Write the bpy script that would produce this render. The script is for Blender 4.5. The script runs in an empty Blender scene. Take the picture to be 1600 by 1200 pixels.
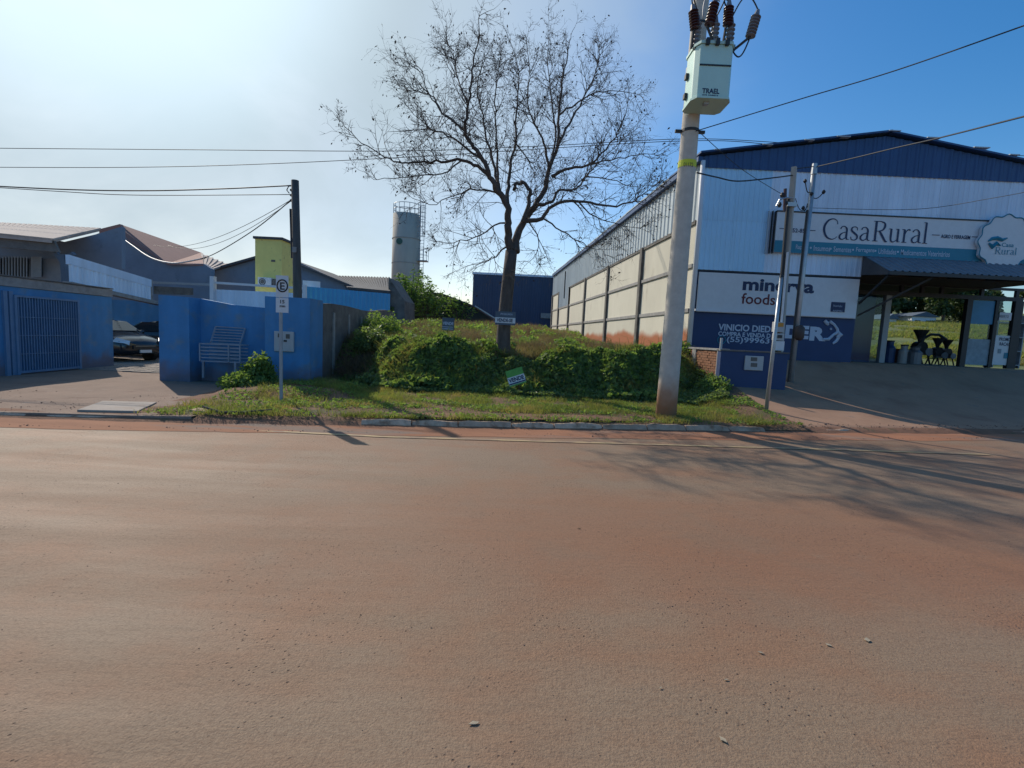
import bpy, bmesh, math, random
import numpy as np
from mathutils import Vector, Matrix, noise
from math import sin, cos, pi, radians, atan, sqrt

rnd = random.Random(7)
nr = np.random.RandomState(7)
SC = bpy.context.scene
COL = SC.collection

# ------------------------------------------------------------------ camera
F, CX, CY, EYE = 765.0, 800.0, 600.0, 1.6
PITCH, ROLL = atan(75 / 765), 0.047
fw = Vector((0, cos(PITCH), -sin(PITCH)))
up0 = Vector((0, sin(PITCH), cos(PITCH)))
rt0 = Vector((1, 0, 0))
RT = rt0 * cos(ROLL) + up0 * sin(ROLL)
UP = up0 * cos(ROLL) - rt0 * sin(ROLL)
cd = bpy.data.cameras.new('camera')
cam = bpy.data.objects.new('camera', cd); COL.objects.link(cam)
m3 = Matrix((RT, UP, -fw)).transposed()
cam.matrix_world = Matrix.Translation((0, 0, EYE)) @ m3.to_4x4()
cd.sensor_width = 36; cd.lens = F / 1600 * 36
cd.clip_start = 0.05; cd.clip_end = 5000
SC.camera = cam

# ------------------------------------------------------------------ sky and sun
SUN_EL = radians(35)
SAZ = math.atan2(-0.66, 0.75)                       # azimuth from +Y towards +X
sdir = Vector((sin(SAZ) * cos(SUN_EL), cos(SAZ) * cos(SUN_EL), sin(SUN_EL)))
w = bpy.data.worlds.new('World'); SC.world = w; w.use_nodes = True
nt = w.node_tree; N = nt.nodes; L = nt.links; N.clear()
sky = N.new('ShaderNodeTexSky'); sky.sky_type = 'NISHITA'; sky.sun_disc = False
sky.sun_elevation = SUN_EL; sky.sun_rotation = SAZ
sky.air_density = 1.0; sky.dust_density = 1.5; sky.ozone_density = 2.2
tc = N.new('ShaderNodeTexCoord')
dot = N.new('ShaderNodeVectorMath'); dot.operation = 'DOT_PRODUCT'
dot.inputs[1].default_value = sdir
L.new(tc.outputs['Generated'], dot.inputs[0])
nz = N.new('ShaderNodeTexNoise'); nz.inputs['Scale'].default_value = 2.2; nz.inputs['Detail'].default_value = 7
nz.inputs['Roughness'].default_value = .55; nz.inputs['Distortion'].default_value = .4
mp = N.new('ShaderNodeMapping'); mp.inputs['Scale'].default_value = (1, 1, 2.2); mp.inputs['Rotation'].default_value = (0, .35, .3)
L.new(tc.outputs['Generated'], mp.inputs[0]); L.new(mp.outputs[0], nz.inputs['Vector'])
ad = N.new('ShaderNodeMath'); ad.operation = 'MULTIPLY_ADD'; ad.inputs[1].default_value = .24
L.new(nz.outputs['Fac'], ad.inputs[0]); L.new(dot.outputs['Value'], ad.inputs[2])
mr = N.new('ShaderNodeMapRange'); mr.interpolation_type = 'SMOOTHSTEP'
mr.inputs['From Min'].default_value = .66; mr.inputs['From Max'].default_value = 1.10
mr.inputs['To Max'].default_value = 1.0
L.new(ad.outputs[0], mr.inputs['Value'])
mx = N.new('ShaderNodeMix'); mx.data_type = 'RGBA'
mx.inputs['B'].default_value = (3.75, 4.5, 4.85, 1)    # bright thin cloud, in the sky texture's own units
hs = N.new('ShaderNodeHueSaturation'); hs.inputs['Saturation'].default_value = 1.45
L.new(sky.outputs[0], hs.inputs['Color'])
gl_ = N.new('ShaderNodeMapRange'); gl_.interpolation_type = 'SMOOTHERSTEP'     # the cloud brightens towards the sun behind it
gl_.inputs['From Min'].default_value = .90; gl_.inputs['From Max'].default_value = 1.0; gl_.inputs['To Min'].default_value = .88; gl_.inputs['To Max'].default_value = 1.45
L.new(dot.outputs['Value'], gl_.inputs['Value'])
gs_ = N.new('ShaderNodeVectorMath'); gs_.operation = 'SCALE'; gs_.inputs[0].default_value = (3.6, 4.45, 5.0); L.new(gl_.outputs[0], gs_.inputs['Scale']); L.new(gs_.outputs[0], mx.inputs['B'])
L.new(mr.outputs[0], mx.inputs['Factor']); L.new(hs.outputs[0], mx.inputs['A'])
bg = N.new('ShaderNodeBackground'); bg.inputs['Strength'].default_value = .135
wo = N.new('ShaderNodeOutputWorld')
L.new(mx.outputs['Result'], bg.inputs['Color']); L.new(bg.outputs[0], wo.inputs[0])
sl = bpy.data.lights.new('sun', 'SUN'); sl.energy = 3.4; sl.angle = radians(.6); sl.color = (1, .90, .76)
so = bpy.data.objects.new('sun', sl); COL.objects.link(so)
so.rotation_euler = (-sdir).to_track_quat('-Z', 'Y').to_euler()
so.location = (0, 0, 30)
SC.view_settings.view_transform = 'Standard'; SC.view_settings.look = 'None'
SC.view_settings.exposure = 0.25; SC.view_settings.gamma = 1
SC.view_settings.use_curve_mapping = False

# ------------------------------------------------------------------ helpers
def ray(px, py):
    return RT * ((px - CX) / F) + UP * ((CY - py) / F) + fw
def at(px, py, Y):
    d = ray(px, py); return Vector((0, 0, EYE)) + d * (Y / d.y)
def gz(px, py, z=0):
    d = ray(px, py); return Vector((0, 0, EYE)) + d * ((z - EYE) / d.z)
def pj(p):
    v = Vector(p) - Vector((0, 0, EYE)); t = v.dot(fw)
    return (CX + F * v.dot(RT) / t, CY - F * v.dot(UP) / t)
def sstep(a, b, x):
    t = max(0., min(1., (x - a) / (b - a))); return t * t * (3 - 2 * t)

OFF = {}
class MB:
    def __init__(s): s.v = []; s.f = []
    def add(s, vs, fs):
        n = len(s.v); s.v += [tuple(v) for v in vs]; s.f += [tuple(i + n for i in f) for f in fs]
        return s
    def box(s, x0, y0, z0, x1, y1, z1):
        if x0 > x1: x0, x1 = x1, x0
        if y0 > y1: y0, y1 = y1, y0
        if z0 > z1: z0, z1 = z1, z0
        return s.add([(x0,y0,z0),(x1,y0,z0),(x1,y1,z0),(x0,y1,z0),(x0,y0,z1),(x1,y0,z1),(x1,y1,z1),(x0,y1,z1)],
              [(0,3,2,1),(4,5,6,7),(0,1,5,4),(1,2,6,5),(2,3,7,6),(3,0,4,7)])
    def prism(s, poly, vec):
        n = len(poly); vec = Vector(vec); p = [Vector(q) for q in poly]; q = [a + vec for a in p]
        return s.add(p + q, [tuple(range(n)), tuple(range(2*n-1, n-1, -1))] +
              [(i, i + n, (i+1) % n + n, (i+1) % n) for i in range(n)])
    def bar(s, a, b, wd, ht, upv=(0,0,1)):
        a = Vector(a); b = Vector(b); d = (b - a).normalized(); u = Vector(upv)
        if abs(d.dot(u)) > .97: u = Vector((1,0,0))
        sx = d.cross(u).normalized() * wd / 2; sz = sx.cross(d).normalized() * ht / 2
        return s.prism([a - sx - sz, a + sx - sz, a + sx + sz, a - sx + sz], b - a)
    def tube(s, pts, rad, n=8, cap=True):
        pts = [Vector(p) for p in pts]
        if not hasattr(rad, '__len__'): rad = [rad] * len(pts)
        base = len(s.v); u = None
        for i, p in enumerate(pts):
            d = (pts[min(i+1, len(pts)-1)] - pts[max(i-1, 0)])
            d = d.normalized() if d.length > 1e-9 else Vector((0,0,1))
            if u is None:
                u = d.cross(Vector((0,0,1)) if abs(d.z) < .9 else Vector((0,1,0))).normalized()
            else:
                u = (u - d * u.dot(d)); u = u.normalized() if u.length > 1e-6 else d.orthogonal().normalized()
            v = d.cross(u)
            for k in range(n):
                a = 2*pi*k/n; s.v.append(tuple(p + (u*cos(a) + v*sin(a)) * rad[i]))
        for i in range(len(pts)-1):
            for k in range(n):
                a = base+i*n+k; b = base+i*n+(k+1)%n
                s.f.append((a, b, b+n, a+n))
        if cap and n > 2:
            s.f.append(tuple(base+k for k in range(n-1,-1,-1)))
            s.f.append(tuple(base+(len(pts)-1)*n+k for k in range(n)))
        return s
    def quad(s, a, b, c, d): return s.add([a,b,c,d], [(0,1,2,3)])
    def build(s, name, mat, parent=None, smooth=False, bevel=0):
        me = bpy.data.meshes.new(name)
        o = Vector((0,0,0))
        if parent is not None: o = OFF.get(parent.name, o)
        me.from_pydata([(x-o.x, y-o.y, z-o.z) for x,y,z in s.v], [], s.f)
        bm = bmesh.new(); bm.from_mesh(me); bmesh.ops.recalc_face_normals(bm, faces=bm.faces); bm.to_mesh(me); bm.free()
        if smooth:
            me.polygons.foreach_set('use_smooth', [True]*len(me.polygons))
        ob = bpy.data.objects.new(name, me); COL.objects.link(ob)
        me.materials.append(mat)
        if parent is not None: ob.parent = parent; OFF[ob.name] = o
        if bevel:
            b = ob.modifiers.new('bevel', 'BEVEL'); b.width = bevel; b.segments = 2; b.limit_method = 'ANGLE'
        return ob

def tag(o, label=None, cat=None, group=None, kind=None):
    if label: o['label'] = label
    if cat: o['category'] = cat
    if group: o['group'] = group
    if kind: o['kind'] = kind
    return o
def thing(name, loc, label, cat, group=None):
    o = bpy.data.objects.new(name, None); COL.objects.link(o)
    o.location = loc; o.empty_display_size = .2; OFF[o.name] = Vector(loc)
    return tag(o, label, cat, group)
def struct(mb, name, mat, **k):
    return tag(mb.build(name, mat, **k), kind='structure')
def dup(root, loc=None, rz=None, label=None):
    c = root.copy(); COL.objects.link(c)
    if loc is not None: c.location = loc
    if rz is not None: c.rotation_euler.z = rz
    if label: c['label'] = label
    for ch in list(root.children):
        d = ch.copy(); COL.objects.link(d); d.parent = c
        for g in list(ch.children):
            e = g.copy(); COL.objects.link(e); e.parent = d
    return c
def arr_mesh(name, verts, k, mat, parent=None):
    """verts: (n*k,3) array, k verts per face"""
    verts = np.asarray(verts, dtype=np.float32).copy(); nv = len(verts); nf = nv // k
    if parent is not None: verts -= np.array(OFF.get(parent.name, Vector((0,0,0))), dtype=np.float32)
    me = bpy.data.meshes.new(name)
    me.vertices.add(nv); me.vertices.foreach_set('co', verts.ravel())
    me.loops.add(nv); me.loops.foreach_set('vertex_index', np.arange(nv, dtype=np.int32))
    me.polygons.add(nf); me.polygons.foreach_set('loop_start', np.arange(0, nv, k, dtype=np.int32))
    me.polygons.foreach_set('loop_total', np.full(nf, k, dtype=np.int32))
    me.update(calc_edges=True); me.materials.append(mat)
    o = bpy.data.objects.new(name, me); COL.objects.link(o)
    if parent is not None: o.parent = parent
    return o
def leaves(P, size, flat=.5, asp=.55, jit=.55):
    """rhombic leaf quads at points P"""
    n = len(P); d = nr.normal(size=(n,3)); d[:,2] *= flat; d /= np.linalg.norm(d,axis=1)[:,None]
    e = nr.normal(size=(n,3)); e -= d*(e*d).sum(1)[:,None]; e /= np.linalg.norm(e,axis=1)[:,None]
    s = size*(1+jit*(nr.rand(n)*2-1)); a = d*(s/2)[:,None]; b = e*(s*asp/2)[:,None]
    return np.stack([P-a, P+b*1.0-a*.15, P+a, P-b-a*.15],1).reshape(-1,3)
def blades(P, h, wd=.008, lean=.5):
    n = len(P); hh = h*(.5+nr.rand(n))
    a = nr.rand(n)*2*pi; dx = np.stack([np.cos(a),np.sin(a),0*a],1)
    ln = nr.normal(size=(n,3))*lean; ln[:,2] = 1; tip = P+ln*hh[:,None]
    return np.stack([P-dx*wd/2, P+dx*wd/2, tip],1).reshape(-1,3)

# ------------------------------------------------------------------ materials
def mat(name, col, rough=.8, var=.12, scale=2.5, bump=0, bscale=80, metal=0, spec=.4, objvar=0, dirt=None, stretch=None, translucent=0, bdist=.01):
    m = bpy.data.materials.new(name); m.use_nodes = True
    nt = m.node_tree; N = nt.nodes; L = nt.links; b = N['Principled BSDF']
    b.inputs['Roughness'].default_value = rough; b.inputs['Metallic'].default_value = metal
    b.inputs['Specular IOR Level'].default_value = spec
    g = N.new('ShaderNodeNewGeometry'); vec = g.outputs['Position']
    if stretch:
        mpn = N.new('ShaderNodeMapping'); mpn.inputs['Scale'].default_value = stretch
        L.new(vec, mpn.inputs[0]); vec = mpn.outputs[0]
    n1 = N.new('ShaderNodeTexNoise'); n1.inputs['Scale'].default_value = scale; n1.inputs['Detail'].default_value = 7
    n1.inputs['Roughness'].default_value = .65
    L.new(vec, n1.inputs['Vector'])
    rp = N.new('ShaderNodeMapRange'); rp.inputs['From Min'].default_value = .3; rp.inputs['From Max'].default_value = .7
    rp.inputs['To Min'].default_value = 1-var; rp.inputs['To Max'].default_value = 1+var
    L.new(n1.outputs['Fac'], rp.inputs['Value'])
    val = rp.outputs[0]
    if objvar:
        oi = N.new('ShaderNodeObjectInfo'); r2 = N.new('ShaderNodeMapRange')
        r2.inputs['To Min'].default_value = 1-objvar; r2.inputs['To Max'].default_value = 1+objvar
        L.new(oi.outputs['Random'], r2.inputs['Value'])
        mu = N.new('ShaderNodeMath'); mu.operation = 'MULTIPLY'; L.new(val, mu.inputs[0]); L.new(r2.outputs[0], mu.inputs[1]); val = mu.outputs[0]
    sc = N.new('ShaderNodeVectorMath'); sc.operation = 'SCALE'; sc.inputs[0].default_value = col[:3]
    L.new(val, sc.inputs['Scale']); c = sc.outputs[0]
    if dirt:                                   # (colour, scale, threshold, softness)
        for dc, ds, th, sf in (dirt if isinstance(dirt, list) else [dirt]):
            n2 = N.new('ShaderNodeTexNoise'); n2.inputs['Scale'].default_value = ds; n2.inputs['Detail'].default_value = 8
            n2.inputs['Roughness'].default_value = .6
            L.new(vec, n2.inputs['Vector'])
            r3 = N.new('ShaderNodeMapRange'); r3.interpolation_type = 'SMOOTHSTEP'
            r3.inputs['From Min'].default_value = th; r3.inputs['From Max'].default_value = th+sf
            L.new(n2.outputs['Fac'], r3.inputs['Value'])
            mm = N.new('ShaderNodeMix'); mm.data_type = 'RGBA'; L.new(r3.outputs[0], mm.inputs['Factor'])
            L.new(c, mm.inputs['A']); mm.inputs['B'].default_value = (*dc, 1); c = mm.outputs['Result']
    L.new(c, b.inputs['Base Color'])
    if bump:
        nb = N.new('ShaderNodeTexNoise'); nb.inputs['Scale'].default_value = bscale; nb.inputs['Detail'].default_value = 5
        L.new(g.outputs['Position'], nb.inputs['Vector'])
        bp = N.new('ShaderNodeBump'); bp.inputs['Strength'].default_value = bump; bp.inputs['Distance'].default_value = bdist
        L.new(nb.outputs['Fac'], bp.inputs['Height']); L.new(bp.outputs[0], b.inputs['Normal'])
    if translucent:
        tr = N.new('ShaderNodeBsdfTranslucent'); ms = N.new('ShaderNodeMixShader'); ms.inputs[0].default_value = translucent
        tsc = N.new('ShaderNodeVectorMath'); tsc.operation = 'MULTIPLY'; tsc.inputs[1].default_value = (1.5, 1.6, .7)
        L.new(c, tsc.inputs[0]); L.new(tsc.outputs[0], tr.inputs['Color'])
        out = N['Material Output']; L.new(b.outputs[0], ms.inputs[1]); L.new(tr.outputs[0], ms.inputs[2]); L.new(ms.outputs[0], out.inputs[0])
    m.diffuse_color = (*col[:3], 1)
    return m
M = {}
M['blue'] = mat('blue_paint', (.070,.235,.46), .75, .14, 1.2, .25, 40, dirt=[((.15,.25,.34), 2.5, .50, .25), ((.06,.10,.14), 5, .68, .12)])
M['navy'] = mat('navy_paint', (.022,.050,.135), .6, .12, 1.5, .12, 60)
M['navysheet'] = mat('navy_sheet', (.024,.07,.19), .45, .12, 1.5)
M['whitesheet'] = mat('pale_steel_sheet', (.62,.75,.90), .5, .05, .8, objvar=.05, dirt=((.42,.52,.64), 3, .62, .25))
M['bluepale'] = mat('bluish_steel_sheet', (.42,.70,.93), .45, .05, .8, objvar=.04)
M['galvsheet'] = mat('zinc_sheet', (.46,.52,.55), .45, .07, 1.2, metal=.0, objvar=.06, dirt=((.3,.32,.32), 2, .6, .2), stretch=(1,1,.25))
M['white'] = mat('white_paint', (.66,.68,.72), .6, .05, 2)
M['coping'] = mat('raw_cement', (.30,.29,.28), .95, .2, 6, .5, 50)
M['concrete'] = mat('pole_concrete', (.34,.32,.28), .9, .14, 5, .35, 70)
M['darkc'] = mat('old_render', (.15,.14,.13), .95, .3, 2.5, .6, 25, dirt=[((.22,.20,.18), 1.5, .56, .15), ((.07,.065,.06), 1.1, .58, .15)], bdist=.02)
M['hall'] = mat('hall_wall', (.20,.245,.31), .9, .12, .8, dirt=((.14,.17,.21), 1.5, .55, .2))
M['greyb'] = mat('far_grey_wall', (.10,.13,.17), .9, .1, .5)
M['metal'] = mat('galvanised', (.42,.44,.46), .45, .1, 8, metal=.6)
M['steel'] = mat('painted_steel', (.30,.33,.36), .5, .1, 8, metal=.1)
M['dark'] = mat('dark_steel', (.03,.032,.036), .5, .15, 8)
M['black'] = mat('black_rubber', (.015,.015,.017), .5, .1, 8)
M['wire'] = mat('cable', (.02,.022,.026), .6, .1, 8)
M['wirew'] = mat('pale_cable', (.5,.5,.5), .5, .1, 8)
M['trafo'] = mat('transformer_green', (.46,.68,.62), .45, .05, 3)
M['porc'] = mat('porcelain', (.07,.03,.03), .3, .2, 12)
M['silic'] = mat('grey_polymer', (.18,.19,.22), .4, .1, 12)
M['yellow'] = mat('yellow_paint', (.86,.74,.24), .8, .08, 2, dirt=((.45,.40,.16), 3, .60, .1))
M['lemon'] = mat('yellow_band', (.6,.65,.05), .6)
M['teal'] = mat('teal_print', (.02,.20,.30), .5, .08, .4)
M['letter'] = mat('navy_lettering', (.012,.03,.09), .5, .03)
M['lred'] = mat('dark_red_lettering', (.12,.012,.02), .5, .03)
M['lwhite'] = mat('pale_lettering', (.46,.53,.64), .5, .03)
M['lcyan'] = mat('cyan_lettering', (.03,.22,.32), .5, .03)
M['signw'] = mat('sign_white', (.62,.65,.68), .5, .05, 6)
M['green'] = mat('sign_green', (.10,.32,.06), .5, .15, 8)
M['bark'] = mat('bark', (.10,.082,.072), .95, .35, 9, .9, 35, stretch=(1,1,.3), bdist=.02, dirt=((.11,.10,.09), 6, .6, .15))
M['deadleaf'] = mat('dead_leaf', (.05,.03,.018), .9, .3, 9)
M['redroof'] = mat('red_roof', (.33,.17,.14), .9, .1, 2)
M['paleroof'] = mat('pale_roof', (.46,.38,.33), .9, .14, 3)
M['darkroof'] = mat('dark_fibre_roof', (.09,.09,.095), .8, .2, 2)
M['bluesheet'] = mat('bright_blue_sheet', (.05,.36,.72), .5, .08, 1)
M['brick'] = mat('brick_red', (.27,.13,.075), .95, .3, 14, .5, 50)
M['mortar'] = mat('mortar', (.20,.15,.12), .95, .2, 10)
M['glass'] = None
M['wood'] = mat('brown_board', (.07,.045,.03), .8, .15, 4)
M['soil'] = mat('red_soil', (.20,.10,.06), .98, .22, 2.2, .6, 30, dirt=((.10,.085,.04), 3, .55, .2), bdist=.02)
M['lotsoil'] = mat('lot_soil', (.17,.095,.055), .98, .3, 2.2, .8, 20, bdist=.04, dirt=((.09,.085,.035), 2.5, .5, .15))
M['yard'] = mat('yard_earth', (.25,.17,.125), .95, .14, 1.2, .7, 45, dirt=[((.17,.10,.07), 1.6, .55, .2), ((.27,.22,.18), 4, .6, .15)], bdist=.02)
M['slab'] = mat('slab_concrete', (.33,.28,.24), .9, .14, 4, .3, 50, dirt=((.26,.18,.13), 2, .55, .2))
M['ramp'] = mat('ramp_concrete', (.33,.195,.125), .88, .14, 1.5, .35, 60, dirt=[((.26,.14,.09), 1.0, .50, .25), ((.2,.15,.12), 3, .58, .2)])
M['paver'] = mat('paver', (.25,.21,.18), .9, .2, 9, .3, 60, dirt=((.2,.13,.1), 2, .6, .15))
M['kerb'] = mat('whitewashed_kerb', (.50,.34,.235), .9, .25, 6, .8, 30, objvar=.18, dirt=((.27,.15,.09), 4, .48, .2), bdist=.02)
M['base'] = mat('earth', (.22,.14,.10), .95, .2, .3)
M['plaster'] = mat('house_plaster', (.22,.25,.29), .9, .12, 2)
M['paint_line'] = mat('worn_yellow_line', (.42,.30,.16), .8, .15, 3, dirt=((.26,.17,.12), 5, .48, .12), stretch=(.5,2,1))
M['leaf'] = mat('creeper_leaf', (.16,.21,.09), .5, .5, 9, spec=.3, translucent=.45)
M['leaf2'] = mat('bush_leaf', (.17,.24,.08), .65, .4, 9, spec=.15, translucent=.45)
M['grass'] = mat('verge_grass', (.17,.19,.065), .7, .45, 3, spec=.3, translucent=.5, dirt=((.28,.22,.11), 1.7, .48, .15))
M['dry'] = mat('dry_grass', (.24,.18,.12), .8, .45, 2, spec=.2, translucent=.35, dirt=[((.15,.17,.06), .9, .50, .12), ((.09,.07,.05), 2.3, .58, .12)])
M['bamboo'] = mat('light_foliage', (.12,.19,.05), .6, .3, 3, translucent=.4)
M['farleaf'] = mat('far_foliage', (.045,.07,.022), .7, .5, .8, translucent=.2)
M['field'] = mat('field_grass', (.11,.135,.04), .95, .25, .15, .6, 3, dirt=[((.16,.14,.06), .35, .5, .2), ((.08,.12,.03), .8, .6, .1)], bdist=.2)
M['car'] = mat('black_car_paint', (.012,.014,.02), .18, .02, 3, spec=.8)
M['carw'] = mat('alloy', (.35,.36,.38), .35, .05, 9, metal=.8)
M['lamp'] = mat('lamp_glass', (.6,.65,.7), .1, .05, 9, spec=.8)
M['plastic'] = mat('grey_plastic_box', (.42,.43,.44), .6, .05, 6)
M['orange'] = mat('orange_sticker', (.55,.25,.04), .6)
M['brown'] = mat('brown_enamel', (.07,.05,.045), .6, .2, 8)
M['crate'] = mat('red_trough', (.14,.03,.025), .6, .1, 5)
M['can'] = mat('grey_can', (.16,.18,.21), .45, .1, 5, metal=.3)
M['stone'] = mat('pebble', (.20,.125,.09), .95, .5, 30)
M['scrap'] = mat('pale_dry_leaf', (.34,.28,.20), .8, .2, 20)
M['film'] = mat('blue_print', (.03,.22,.42), .4, .2, 1.5)
M['poster'] = mat('poster_print', (.22,.30,.36), .5, .2, 7)
g = bpy.data.materials.new('window_glass'); g.use_nodes = True
_n = g.node_tree.nodes; _n.clear(); _l = g.node_tree.links
gl = _n.new('ShaderNodeBsdfGlossy'); gl.inputs['Roughness'].default_value = .02; gl.inputs['Color'].default_value = (.85,.9,.95,1)
tr = _n.new('ShaderNodeBsdfTransparent'); tr.inputs['Color'].default_value = (.72,.82,.84,1)
lw = _n.new('ShaderNodeLayerWeight'); lw.inputs['Blend'].default_value = .5
pw = _n.new('ShaderNodeMath'); pw.operation = 'POWER'; pw.inputs[1].default_value = 4; _l.new(lw.outputs['Facing'], pw.inputs[0])
fr = _n.new('ShaderNodeMath'); fr.operation = 'MULTIPLY_ADD'; fr.inputs[1].default_value = .6; fr.inputs[2].default_value = .018; _l.new(pw.outputs[0], fr.inputs[0])
mxs = _n.new('ShaderNodeMixShader'); oo = _n.new('ShaderNodeOutputMaterial')
_l.new(fr.outputs[0], mxs.inputs[0]); _l.new(tr.outputs[0], mxs.inputs[1]); _l.new(gl.outputs[0], mxs.inputs[2]); _l.new(mxs.outputs[0], oo.inputs[0])
M['glass'] = g
M['carglass'] = mat('tinted_glass', (.02,.03,.035), .05, .02, 3, spec=1.0)

# side wall panels: cream cement, red earth splashed on the lowest half metre
def panel_mat():
    m = mat('cream_panel', (.56,.53,.44), .85, .07, 1.2, .15, 50, objvar=.09, dirt=((.40,.36,.29), 1.3, .60, .15), stretch=(1,1,.5))
    nt = m.node_tree; N = nt.nodes; L = nt.links; b = N['Principled BSDF']
    src = b.inputs['Base Color'].links[0].from_socket
    g = N.new('ShaderNodeNewGeometry'); sx = N.new('ShaderNodeSeparateXYZ'); L.new(g.outputs['Position'], sx.inputs[0])
    n = N.new('ShaderNodeTexNoise'); n.inputs['Scale'].default_value = .8; n.inputs['Detail'].default_value = 6; L.new(g.outputs['Position'], n.inputs['Vector'])
    a = N.new('ShaderNodeMath'); a.operation = 'MULTIPLY_ADD'; a.inputs[1].default_value = -.7; L.new(n.outputs['Fac'], a.inputs[0]); L.new(sx.outputs['Z'], a.inputs[2])
    r = N.new('ShaderNodeMapRange'); r.interpolation_type = 'SMOOTHSTEP'
    r.inputs['From Min'].default_value = 1.42; r.inputs['From Max'].default_value = 1.72; r.inputs['To Min'].default_value = .97; r.inputs['To Max'].default_value = 0
    L.new(a.outputs[0], r.inputs['Value'])
    mm = N.new('ShaderNodeMix'); mm.data_type = 'RGBA'; L.new(r.outputs[0], mm.inputs['Factor']); L.new(src, mm.inputs['A'])
    mm.inputs['B'].default_value = (.36,.11,.04,1); L.new(mm.outputs['Result'], b.inputs['Base Color'])
    return m
M['panel'] = panel_mat()
# pole concrete with red earth at the foot
def foot_mat(name, base, z0, z1):
    m = mat(name, base, .9, .14, 5, .35, 70)
    nt = m.node_tree; N = nt.nodes; L = nt.links; b = N['Principled BSDF']
    src = b.inputs['Base Color'].links[0].from_socket
    g = N.new('ShaderNodeNewGeometry'); sx = N.new('ShaderNodeSeparateXYZ'); L.new(g.outputs['Position'], sx.inputs[0])
    n = N.new('ShaderNodeTexNoise'); n.inputs['Scale'].default_value = 4; n.inputs['Detail'].default_value = 6; L.new(g.outputs['Position'], n.inputs['Vector'])
    a = N.new('ShaderNodeMath'); a.operation = 'MULTIPLY_ADD'; a.inputs[1].default_value = -.5; L.new(n.outputs['Fac'], a.inputs[0]); L.new(sx.outputs['Z'], a.inputs[2])
    r = N.new('ShaderNodeMapRange'); r.interpolation_type = 'SMOOTHSTEP'
    r.inputs['From Min'].default_value = z0-.25; r.inputs['From Max'].default_value = z1-.25; r.inputs['To Min'].default_value = .85; r.inputs['To Max'].default_value = 0
    L.new(a.outputs[0], r.inputs['Value'])
    mm = N.new('ShaderNodeMix'); mm.data_type = 'RGBA'; L.new(r.outputs[0], mm.inputs['Factor']); L.new(src, mm.inputs['A'])
    mm.inputs['B'].default_value = (.36,.16,.07,1); L.new(mm.outputs['Result'], b.inputs['Base Color'])
    return m
M['polec'] = foot_mat('pole_concrete_muddy', (.52,.48,.42), .35, 1.05)

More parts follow.
